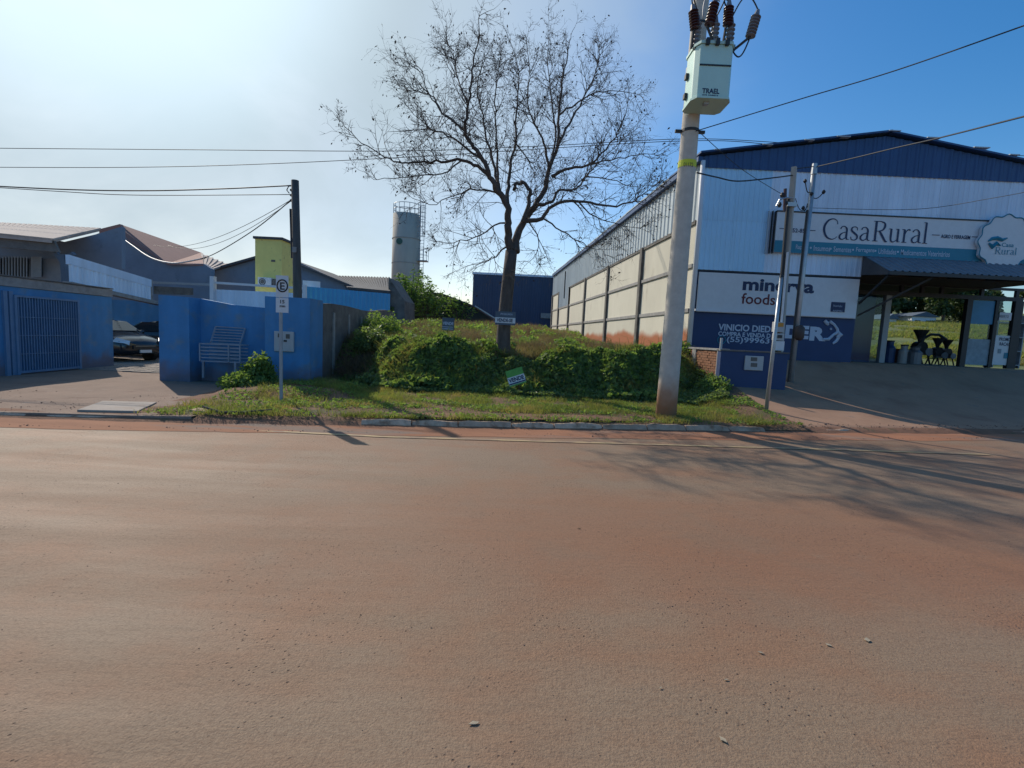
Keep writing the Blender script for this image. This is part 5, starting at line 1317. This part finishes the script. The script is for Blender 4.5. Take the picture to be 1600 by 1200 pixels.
cable([(1092,206,pb.y),(1160,265,12),(1226,306,12.9)], .007, 'faint wire slanting from the big pole clamp down to the slim pole')
cable([(1270,325,13.3),(1430,327,13),(1560,308,11),(1650,290,10)], .007, 'faint grey wire in front of the pale sheet facade')
cable([(1243,310,12.9),(1262,322,13.2)], .010, 'short drooping wire linking the insulators of both slim poles', sag=.2)

# ------------------------------------------------------------------ goods in the shop
def chopper(x, y, s, label, spout=True):
    t = thing('forage_chopper', (x,y,FLZ), label, 'farm machine')
    P = lambda a,b,c: (x+a*s, y+b*s, FLZ+c*s)
    MB().tube([P(0,0,.95),P(0,0,1.15),P(0,0,1.5)], [.07*s,.12*s,.30*s], 12).build('hopper', M['dark'], t)
    MB().tube([P(0,-.18,.75),P(0,.18,.75)], .24*s, 18).build('drum', M['dark'], t)
    MB().tube([P(.28,-.24,.55),P(.28,-.18,.55)], .17*s, 16).build('flywheel', M['steel'], t)
    MB().box(*P(-.1,-.12,.4), *P(.45,.12,.6)).build('motor', M['can'], t)
    for a in (-.3,.3):
        for b in (-.2,.2): MB().bar(P(a*.6,b,.6), P(a*1.3,b,0), .05*s,.05*s).build('leg', M['dark'], t)
    if spout: MB().tube([P(.05,0,.9),P(.15,0,1.15),P(.45,0,1.32),P(.8,0,1.32),P(1.15,0,1.12)], [.07*s,.07*s,.06*s,.06*s,.07*s], 8).build('spout', M['dark'], t)
    return t
GYY = GY+1.2
def gxx(px, Y): return at(px,530,Y).x
chopper(gxx(1438,GYY), GYY, .82, 'dark forage chopper with wide funnel and curved spout at the shop doorway')
chopper(gxx(1459,GYY), GYY-.2, .64, 'smaller dark forage chopper with a lower funnel, right of the tall funnel one', False)
chopper(gxx(1492,GYY), GYY+.3, .62, 'third dark farm machine at the right jamb of the shop doorway', False)
def can(x, y, h, r, label, m='can'):
    t = thing('milk_can', (x,y,FLZ), label, 'can')
    MB().tube([(x,y,FLZ),(x,y,FLZ+h*.7),(x,y,FLZ+h*.85),(x,y,FLZ+h)], [r,r,r*.6,r*.65], 14).build('body', M[m], t)
    MB().tube([(x,y,FLZ+h),(x,y,FLZ+h+.05)], [r*.72,r*.7], 14).build('lid', M['dark'], t)
can(gxx(1415,GYY-.3), GYY-.3, .62, .17, 'tall pale can standing before the red troughs', 'plastic')
can(gxx(1432,GYY-.5), GYY-.5, .58, .22, 'broad grey can below the tall funnel in the doorway')
can(gxx(1392,GYY), GYY, .75, .18, 'dark can beside the pale door post', 'navysheet')
can(gxx(1425,GYY), GYY-.1, .5, .15, 'small grey can between the pale can and the broad can')
def trough(px0, px1, Y, h, label):
    a, b = gxx(px0,Y), gxx(px1,Y); t = thing('feed_trough', ((a+b)/2,Y,FLZ), label, 'trough')
    MB().box(a,Y,FLZ+.05,b,Y+.04,FLZ+h).build('side', M['crate'], t); MB().box(a,Y+.46,FLZ+.05,b,Y+.5,FLZ+h).build('side', M['crate'], t)
    MB().box(a,Y+.04,FLZ+.05,a+.04,Y+.46,FLZ+h).build('end', M['crate'], t); MB().box(b-.04,Y+.04,FLZ+.05,b,Y+.46,FLZ+h).build('end', M['crate'], t)
    MB().box(a,Y-.0,FLZ,b,Y+.5,FLZ+.05).build('base', M['crate'], t)
trough(1388,1410,GYY+.5,.45,'dark red feed trough nearer the door post')
trough(1416,1434,GYY+.6,.52,'dark red feed trough behind the cans')
def shelf(x, y, label):
    t = thing('shop_shelf', (x,y,FLZ), label, 'shelf')
    for dx in (0,.95): MB().box(x+dx,y,FLZ,x+dx+.04,y+.35,FLZ+1.9).build('upright', M['steel'], t)
    for k in range(4): MB().box(x+.04,y,FLZ+.1+k*.5,x+.95,y+.35,FLZ+.13+k*.5).build('shelf_board', M['steel'], t)
    return t
shelf(gxx(1556,GY+1), GY+1.0, 'steel shelf behind the poster pane')
for k in range(6):
    x = gxx(1556,GY+1)+.12+.13*k
    o = MB().tube([(x,GY+1.15,FLZ+.63),(x,GY+1.15,FLZ+.63+.18+.02*(k%3)),(x,GY+1.15,FLZ+.63+.24)], [.05,.05,.02], 8).build('bottle', M[('plastic','green','crate','can','signw','teal')[k]])
    tag(o, ('grey','green','red','steel grey','white','teal')[k]+' bottle on the shelf behind the poster pane', 'bottle', )
# ------------------------------------------------------------------ bare tree
TRY = 13.5
tb = at(790, 563, TRY)
tree = thing('bare_tree', (tb.x, TRY, lot_z(tb.x, TRY)), 'big leafless tree with a broad dark crown standing on the bank of the vacant lot', 'tree')
def c4(x, y): return (530+x/2.5, y/2.5)
LIMBS = []                            # (points in crop units, y offsets start/end, r0, r1)
def limb(pts, ye, r0, r1, ys=0, full=False):
    P = []; n = len(pts)
    for i, p in enumerate(pts):
        X, Y = (p if full else c4(*p)); t = i/(n-1)
        P.append(at(X, Y, TRY+ys+(ye-ys)*t))
    Q = [Vector(q) for q in sm([tuple(p) for p in P], 4)]
    L_ = len(Q)
    for i in range(2, L_-1): Q[i] += Vector((rnd.gauss(0,.015),rnd.gauss(0,.03),rnd.gauss(0,.015)))
    k_ = .80 if r0 > .1 else .70
    LIMBS.append((Q, [k_*(r0+(r1-r0)*(i/(L_-1))**.72) for i in range(L_)])); return Q
mbT = MB()
P = [at(x,y,TRY) for x,y in ((786,585),(787,566),(786,545),(787,515),(791,470),(795,430),(799,392))]
mbT.tube(P, [.32,.25,.205,.185,.175,.168,.16], 16)
mbT.build('trunk', M['bark'], tree, smooth=True)
limb([(672,985),(662,930),(660,870),(655,800),(620,750),(590,690),(560,625),(515,565),(490,510),(498,440),(515,350),(522,250),(543,150),(550,60)], -1.6, .15, .008)
limb([(657,810),(660,730),(668,650),(688,560),(690,450),(700,330),(690,230),(660,150)], 1.2, .085, .007, 0)
limb([(628,760),(610,660),(580,560),(560,450),(540,350),(560,250),(600,160)], 1.8, .07, .006, 0)
limb([(620,755),(618,640),(612,520),(610,400),(620,280),(640,190)], -1.0, .055, .006, 0)
limb([(688,985),(694,925),(718,865),(765,805),(805,730),(820,655),(852,570),(858,450),(872,320),(890,220),(905,130)], 1.4, .16, .008)
limb([(716,868),(738,800),(744,745),(722,716),(696,718),(682,742)], .1, .085, .06, 0)
limb([(735,862),(790,855),(840,800),(930,783),(1030,802),(1130,795),(1180,760),(1270,700)], -1.4, .10, .006)
limb([(775,800),(830,790),(860,742),(925,738),(965,690),(1015,635),(1100,555),(1205,440)], 1.5, .075, .006, .1)
limb([(830,690),(905,655),(985,640),(1060,560),(1110,470),(1130,380)], -.8, .07, .006, .2)
limb([(820,655),(800,560),(760,480),(738,400),(745,260),(730,140)], -1.4, .06, .006, .2)
limb([(852,570),(900,480),(950,390),(1000,290),(1015,190),(1010,140)], 2.0, .06, .006, .5)
limb([(858,450),(930,400),(1010,360),(1100,360),(1190,370)], .5, .045, .005, .6)
limb([(820,660),(845,540),(830,400),(815,250),(820,80)], 2.4, .055, .006, .5)
limb([(590,690),(540,650),(480,625),(400,630),(310,632),(245,637),(180,612),(90,560),(40,510),(2,470)], -.6, .075, .005, -.4)
limb([(490,510),(440,470),(400,440),(370,385),(320,360),(250,350),(190,330)], .6, .055, .005, -.5)
limb([(555,620),(470,560),(380,510),(300,510),(190,515)], -2, .05, .005, -.3)
limb([(400,440),(350,360),(310,260),(250,280)], -1.2, .03, .005, -.4)
limb([(500,400),(460,300),(440,200),(390,130)], 1.5, .04, .005, -.8)
limb([(664,870),(610,880),(525,930),(420,950),(335,930)], -1.5, .045, .005)
limb([(656,960),(610,1000),(545,1030),(450,1060)], -1.0, .04, .005)
limb([(640,770),(560,740),(460,760),(350,800),(240,740)], -1.3, .045, .005)
limb([(480,625),(400,680),(280,690),(150,700),(100,670)], -1.2, .035, .005,-.4)
limb([(800,855),(870,900),(930,940),(1010,975),(1080,965)], -1.0, .04, .005)
limb([(740,865),(780,940),(770,1000),(780,1050)], -.7, .03, .004)
limb([(930,783),(1000,850),(1100,880),(1200,900)], -.6, .035, .004, -.5)
limb([(965,690),(1060,700),(1160,730),(1250,720)], 1.5, .03, .004, .8)
limb([(985,640),(1090,620),(1190,600),(1280,610)], .3, .035, .004, 0)
limb([(690,560),(760,640),(790,560)], .9, .03, .004, .3)
mbL = MB()
for Q, R_ in LIMBS: mbL.tube(Q, R_, 8 if R_[0] > .06 else 6)
mbL.build('limbs', M['bark'], tree, smooth=True)
mbB = MB(); mbW = MB(); tips = []
ctr = at(800, 200, TRY)
def grow(p, d, ln, r, lev):
    n = 4 if lev else 5
    pts = [p]; q = Vector(p); dd = Vector(d)
    for i in range(n):
        dd = (dd+Vector((rnd.gauss(0,.17),rnd.gauss(0,.17),rnd.gauss(0,.15)+(.06 if lev == 0 else .02 if lev == 1 else -.02)))).normalized()
        q = q+dd*(ln/n); pts.append(Vector(q))
    rr = [r*(1-.75*i/n) for i in range(n+1)]
    (mbB if lev == 0 else mbW).tube(pts, rr, 5 if lev == 0 else 3, cap=False)
    if lev >= 1: tips.append(pts[-1])
    if lev < 2:
        k = rnd.randint(4,6) if lev == 0 else rnd.randint(2,4)
        for _ in range(k):
            i = rnd.randint(1,n); b = pts[i]; ax_ = (pts[i]-pts[i-1]).normalized()
            o = Vector((rnd.gauss(0,1),rnd.gauss(0,1),rnd.gauss(0,1))); o = (o-ax_*o.dot(ax_)).normalized()
            grow(b, (ax_*.75+o*.75).normalized(), ln*rnd.uniform(.4,.65), rr[i]*.62+.0022, lev+1)
for Q, R_ in LIMBS:
    L_ = len(Q); tot = sum((Q[i+1]-Q[i]).length for i in range(L_-1)); nb_ = int(tot*7.0)
    for _ in range(nb_):
        t = rnd.uniform(.22,1); i = min(L_-2, int(t*(L_-1))); b = Q[i].lerp(Q[i+1], rnd.random())
        if b.z < 3.6 and rnd.random() < .5: continue
        ax_ = (Q[i+1]-Q[i]).normalized(); o = Vector((rnd.gauss(0,1),rnd.gauss(0,1.1),rnd.gauss(.15,1))); o = (o-ax_*o.dot(ax_)).normalized()
        ln = rnd.uniform(.5,1.25)*(1.2-.72*t)
        grow(b, (ax_*.7+o*.8).normalized(), ln, min(.0105, R_[i]*.5+.003), 0)
tag(mbB.build('branches', M['bark'], tree, smooth=True), kind='stuff')
tag(mbW.build('twigs', M['bark'], tree), kind='stuff')
P = np.array([tuple(t) for t in tips if rnd.random() < .17]); P += nr.normal(size=P.shape)*.02
P = np.concatenate([P, P[::3]+nr.normal(size=P[::3].shape)*.05])
tag(arr_mesh('dead_leaves', leaves(P, np.full(len(P), .062), 1.2, .5), 4, M['deadleaf'], tree), kind='stuff')

# ------------------------------------------------------------------ vegetation
def sc(f, n, box):
    X = nr.uniform(box[0], box[1], n); Y = nr.uniform(box[2], box[3], n); return X, Y
LZ = np.vectorize(lot_z, otypes=[float]); KY_ = np.vectorize(kerbY, otypes=[float]); NZ = np.vectorize(nzs, otypes=[float])
# creepers hanging over the bank: rounded hummocks of leaves
HUM = [(-3.0,12.9,.6,.24),(-2.35,12.8,.85,.40),(-1.75,13.1,.7,.44),(-1.2,12.8,.6,.30),(-.75,12.6,.4,.16),(-1.9,12.2,.8,.26),(-2.7,12.2,.5,.16),(.3,12.3,.42,.20),(.75,12.5,.5,.30),(1.35,12.8,.7,.44),(1.5,12.2,.5,.14),(2.1,12.9,.75,.36),(2.75,12.75,.7,.52),(3.4,13.1,.8,.40),(4.1,13.2,.75,.46),(4.7,13.5,.6,.28),(-3.4,13.7,.5,.26),(2.8,12.1,.7,.22),(-.1,12.15,.5,.14),(3.8,12.3,.6,.18)]
def hum(x, y):
    return max([0]+[h_*max(0,1-((x-a)**2+(y-b)**2)/(r*r))**.5 for a,b,r,h_ in HUM])
HU = np.vectorize(hum, otypes=[float])
def creep(n, x0, x1, y0, y1, size, name, m, label, thr=.02, lift=1.0, inner=.35):
    X = nr.uniform(x0,x1,n); Y = nr.uniform(y0,y1,n); h_ = HU(X,Y); k = h_ > thr; X, Y, h_ = X[k], Y[k], h_[k]
    lump = .16*NZ(X*2.1,Y*2.1)+.10*NZ(X*5,Y*5+9)
    Z = LZ(X,Y)+h_*lift+lump - inner*h_*nr.rand(len(X))**2
    P = np.stack([X+.03*nr.normal(size=len(X)), Y-.08*nr.rand(len(X)), Z],1)
    return tag(arr_mesh(name, leaves(P, np.full(len(P), size*1.15), .8, .8), 4, m), label, 'creepers', kind='stuff')
creep(95000, -4.2, 5.4, 11.9, 14.6, .072, 'creepers', M['leaf'], 'dense dark green creepers covering the front bank of the lot')
creep(11000, -4.2, 5.4, 11.8, 14.2, .11, 'creepers', M['leaf2'], 'brighter large leaves on top of the bank creepers', inner=.03, lift=1.05)
# apron of trailing leaves down to the verge
n = 52000; X = nr.uniform(-3.45,5.2,n); t = nr.rand(n); Y = 11.75+.25*NZ(X*.9,X*0+4)+1.2*t+.0
Z = LZ(X,Y)+.12*nr.rand(n)+.22*t*np.clip(.6+NZ(X*2,Y*2),0,1.5); k = (HU(X,Y) < .45)
P = np.stack([X,Y,Z],1)[k]
tag(arr_mesh('creepers', leaves(P, np.full(len(P), .065), .5, .7), 4, M['leaf']), 'trailing creepers thinning out towards the verge grass', 'creepers', kind='stuff')
# loose shoots on top
n = 24000; X = nr.uniform(-3.8,5.2,n); Y = nr.uniform(12.0,14.2,n); h_ = HU(X,Y); k = (h_ > .05)&(NZ(X*1.7+4,Y*1.7) > .12); X, Y, h_ = X[k], Y[k], h_[k]
P = np.stack([X,Y,LZ(X,Y)+h_*.95-.02],1)
tag(arr_mesh('creeper_weeds', blades(P, .17, .014, .8), 3, M['grass']), 'straggling grass and weeds growing up through the creepers', 'weeds', kind='stuff')
mb = MB()
for _ in range(520):
    x = rnd.uniform(-3.6,5.0); y = rnd.uniform(12.3,13.6); h_ = hum(x,y)
    if h_ < .1: continue
    z = lot_z(x,y)+h_; a = rnd.uniform(0,2*pi); l = rnd.uniform(.12,.45)
    mb.tube([(x,y,z-.05),(x+l*.3*cos(a),y+l*.3*sin(a),z+l*.7),(x+l*.8*cos(a),y+l*.8*sin(a),z+l*.8)], [.006,.004,.002], 3, cap=False)
tag(mb.build('creeper_shoots', M['leaf2']), 'thin green shoots sticking out of the creepers', 'creepers', kind='stuff')
# weeds left of the sign and along the grey wall
def blob_bush(cx_, cy_, r, h_, n, size, m, label, zf, name='bush'):
    t = thing(name, (cx_,cy_,zf(cx_,cy_)), label, 'bush')
    d = nr.normal(size=(n,3)); d /= np.linalg.norm(d,axis=1)[:,None]; d[:,2] = np.abs(d[:,2])
    P = d*(nr.rand(n)**.35)[:,None]*np.array([r,r,h_]); P[:,2] *= (1+.5*NZ(P[:,0]*4+cx_,P[:,1]*4)); P += np.array([cx_,cy_,zf(cx_,cy_)])
    P += .05*nr.normal(size=P.shape)
    arr_mesh('foliage', leaves(P, np.full(n,size), .6, .6), 4, m, t)
    mb = MB()
    for _ in range(9):
        a = rnd.uniform(0,2*pi); mb.tube([(cx_,cy_,zf(cx_,cy_)-.02),(cx_+cos(a)*r*.5,cy_+sin(a)*r*.5,zf(cx_,cy_)+h_*rnd.uniform(.5,.95))], [.008,.003], 4, cap=False)
    mb.build('stems', M['leaf2'], t); return t
vz = lambda x, y: .12+.16*sstep(-6.6,-5.6,x)*sstep(9.2,10.3,y)*(1-sstep(-4.0,-3.2,x))
b_ = at(404,598,11.2); blob_bush(b_.x, 11.2, .36, .62, 3800, .075, M['leaf2'], 'bright green leafy weed bush at the foot of the blue pillar', vz)
b_ = at(385,612,10.9); blob_bush(b_.x, 10.8, .5, .26, 3000, .07, M['leaf2'], 'low spreading weeds left of the parking sign', vz, 'weeds')
blob_bush(-3.75, 12.6, .3, .3, 1200, .07, M['leaf'], 'small dark bush near the foot of the grey lot wall', lot_z)
blob_bush(-4.25, 14.6, .55, .7, 3500, .08, M['leaf'], 'tall dark bush behind, against the grey lot wall', lot_z)
blob_bush(-4.6, 17.0, .8, .8, 3000, .09, M['leaf2'], 'loose green bush halfway along the grey lot wall', lot_z)
blob_bush(5.0, 13.4, .45, .5, 3000, .085, M['leaf'], 'broad leaved bush before the brick wall', lot_z)
blob_bush(4.9, 14.8, .5, .55, 3000, .085, M['leaf2'], 'leafy bush against the middle of the brick wall', lot_z)
blob_bush(5.15, 12.5, .4, .25, 1800, .07, M['leaf2'], 'low weeds at the corner of the navy meter wall', lot_z, 'weeds')
# verge grass: green blades with worn gaps, from the left mound to the drive
n = 150000; X = nr.uniform(-6.6,5.9,n); K = KY_(X); Y = K+.12+nr.rand(n)*(12.4-K-.12)
dens = .30+1.0*NZ(X*1.1,Y*1.1)+.5*NZ(X*3.1,Y*3.1)
yk = Y-K
left = X < -5.0
fr = np.clip((X+5.95)/.5,0,1)
bare = np.exp(-((yk-.72)/.36)**2)*(X > -3.2)*(X < 2.8)*1.25
keep = nr.rand(n) < np.clip(dens*1.1-bare,0.03,1)*np.where(X > 5.1, np.clip(1-(yk-.1)/(1.9*(6.0-X)+.01),0,1) > .02, 1)*np.where(X < -5.6, (Y < 11.6)*fr, 1)
X, Y = X[keep], Y[keep]
VZ = np.where(X < -4.9, np.vectorize(vz, otypes=[float])(X,Y), np.maximum(LZ(X,Y), np.where(X < -3.3, np.vectorize(vz, otypes=[float])(X,Y), 0)))
P = np.stack([X,Y,VZ-.005],1)
tag(arr_mesh('verge_grass', blades(P, .085, .012, .55), 3, M['grass']), 'uneven green grass on the verge between kerb and creepers', 'grass', kind='stuff')
# ground cover leaves in the grass
n = 30000; X = nr.uniform(-5.8,5.7,n); K = KY_(X); Y = K+.1+nr.rand(n)**.8*(11.9-K)
keep = (NZ(X*1.6+5,Y*1.6) > -.02)&(nr.rand(n) > np.exp(-((Y-K-.75)/.25)**2)*(X > -3)*(X < 2.8)); X, Y = X[keep], Y[keep]
VZ = np.where(X < -4.9, np.vectorize(vz, otypes=[float])(X,Y), np.maximum(LZ(X,Y), np.where(X < -3.3, np.vectorize(vz, otypes=[float])(X,Y), 0))); P = np.stack([X,Y,VZ+.015+.04*nr.rand(len(X))],1)
tag(arr_mesh('ground_cover', leaves(P, np.full(len(P), .05), .35, .6), 4, M['leaf2']), 'small leaved ground cover among the verge grass', 'ground cover', kind='stuff')
# mound of soil under the left verge weeds
mb = MB(); nx, ny = 40, 16
for j in range(ny+1):
    for i in range(nx+1):
        x = -6.3+3.0*i/nx; k = kerbY(x); y = k+.1+(11.9-k)*j/ny; mb.v.append((x,y,vz(x,y)-.012+.02*nzs(x,y,3)-(.09 if j == 0 else 0)))
for j in range(ny):
    for i in range(nx): a = j*(nx+1)+i; mb.f.append((a,a+1,a+nx+2,a+nx+1))
struct(mb, 'verge_soil', M['soil'], smooth=True)
# rough dry growth on the lot behind the bank
n = 120000; X = nr.uniform(-5.3,6.2,n); Y = 13.2+nr.rand(n)**1.7*22; keep = (X < np.where(Y < 15, 5.1, 5.4-.072*(Y-15))) & (NZ(X*.8,Y*.8)+.5 > nr.rand(n)*.9); X, Y = X[keep], Y[keep]
P = np.stack([X,Y,LZ(X,Y)],1)
tag(arr_mesh('dry_grass', blades(P, .20, .016, .6), 3, M['dry']), 'rough dry grass over the raised part of the lot', 'grass', kind='stuff')
n = 60000; X = nr.uniform(-5.3,6.2,n); Y = 13.2+nr.rand(n)**1.6*20; keep = (X < np.where(Y < 15, 5.1, 5.4-.072*(Y-15))) & (NZ(X*1.1+7,Y*.9) > .0); X, Y = X[keep], Y[keep]
P = np.stack([X,Y,LZ(X,Y)+.04+.22*nr.rand(len(X))*np.clip(.4+NZ(X*1.3,Y*1.3+4)*2,0,1.4)],1)
tag(arr_mesh('low_weeds', leaves(P, np.full(len(P), .13), .7, .5), 4, M['leaf2']), 'green weeds scattered through the dry grass of the lot', 'weeds', kind='stuff')
# brushy brown clumps and field growth
n = 120000; X = nr.uniform(-5.3,6.2,n); Y = 13.6+nr.rand(n)**1.4*14; keep = (X < np.where(Y < 15, 5.1, 5.4-.072*(Y-15))) & (NZ(X*.9+3,Y*.7+2)+.25*NZ(X*3,Y*3) > .24); X, Y = X[keep], Y[keep]
P = np.stack([X,Y,LZ(X,Y)],1); M['brush'] = mat('brown_brush', (.20,.14,.11), .9, .5, 2, spec=.2, translucent=.25)
tag(arr_mesh('brush', blades(P, .28, .014, .9), 3, M['brush']), 'brown dead brush in clumps over the lot behind the creepers', 'brush', kind='stuff')
n = 60000; Y = 26+nr.rand(n)*66; X = Y*nr.uniform(.7,1.25,n); keep = NZ(X*.25,Y*.25)+.3*NZ(X*.9,Y*.9) > .02; X, Y = X[keep], Y[keep]
P = np.stack([X,Y,np.vectorize(field_z, otypes=[float])(X,Y)],1)
tag(arr_mesh('field_grass', blades(P, .30, .10, .9), 3, M['grass']), 'tufts of rough grass on the rising field beyond the shop', 'grass', kind='stuff')
# soil clods and small stones on road edge and road
def stones(n, x0, x1, fy, smin, smax, zf, name, label, m='stone'):
    V = []; F_ = []
    mb = MB()
    for _ in range(n):
        x = rnd.uniform(x0,x1); y = fy(x); s = rnd.uniform(smin,smax)*(1 if rnd.random() < .9 else 1.7); z = zf(x,y)
        a = rnd.uniform(0,pi); pts = []
        for k in range(5): aa = a+2*pi*k/5; pts.append((x+s*rnd.uniform(.7,1.1)*cos(aa), y+s*rnd.uniform(.6,1)*sin(aa), z))
        tp = [(x+(p[0]-x)*.55, y+(p[1]-y)*.55, z+s*.8) for p in pts]
        mb.add(pts+tp, [(5,6,7,8,9)]+[(k,(k+1)%5,(k+1)%5+5,k+5) for k in range(5)])
    return tag(mb.build(name, M[m]), label, 'stones', kind='stuff')
stones(1300, -7, 9, lambda x: rnd.uniform(1.2,8.5), .0015, .0045, lambda x,y: 0, 'road_grit', 'dark grit scattered over the dusty road')
stones(900, -12, 10, lambda x: kerbY(x)-rnd.uniform(.03,.5), .004, .012, lambda x,y: .01, 'gutter_stones', 'small reddish stones lying in the gutter')
stones(420, -12, -5.5, lambda x: kerbY(x)+rnd.uniform(.1,2.5), .004, .012, lambda x,y: .1, 'yard_stones', 'loose stones on the earth of the left yard entrance')
stones(260, 5.6, 14, lambda x: kerbY(x)+rnd.uniform(.05,.5), .006, .02, lambda x,y: ramp_z(x,y), 'drive_rubble', 'broken bits along the edge of the concrete drive')
# broken kerb piece and a stick where the left kerb ends
p = gz(312,646,.1)
tag(MB().prism([(p.x-.16,p.y-.05,.07),(p.x+.17,p.y-.08,.05),(p.x+.2,p.y+.07,.07),(p.x-.1,p.y+.1,.09)], (0,.02,.09)).build('broken_kerb_block', M['kerb'], bevel=.015), 'broken block of kerb lying at the end of the left kerb', 'block')
p = gz(345,650,.1)
tag(MB().tube([p+Vector((-.35,.1,.12)),p+Vector((0,.0,.06)),p+Vector((.3,.03,.07)),p+Vector((.75,.15,.12))], [.018,.022,.02,.01], 6).build('stick', M['bark']), 'bent dry branch lying beside the broken kerb block', 'stick')
for px,py,s,lab in ((1355,1000,.030,'largest pale dry leaf, on the right of the road'),(1295,1008,.02,'pale dry leaf left of the largest one'),(1189,1020,.02,'thin pale leaf, the leftmost of three in a row'),(741,1130,.026,'yellowish dry leaf near the bottom middle of the road'),(1032,1075,.011,'tiny pale leaf fragment at the lower centre'),(1130,1156,.022,'buff flat leaf near the bottom edge'),(1135,1062,.014,'small buff leaf below the row of three'),(905,826,.016,'small brown leaf in the middle of the road')):
    p = gz(px,py,.004); a = rnd.uniform(0,pi); pts = []
    for k in range(8):
        aa = 2*pi*k/8; r = .75*s*(1.1 if k % 4 == 0 else .55)*rnd.uniform(.8,1.2); pts.append((p.x+r*1.3*cos(aa+a), p.y+r*.9*sin(aa+a), .004+.003*rnd.random()))
    tag(MB().prism(pts, (0,0,.0015)).build('dry_leaf', M['scrap'] if py != 826 else M['deadleaf']), lab, 'leaf')
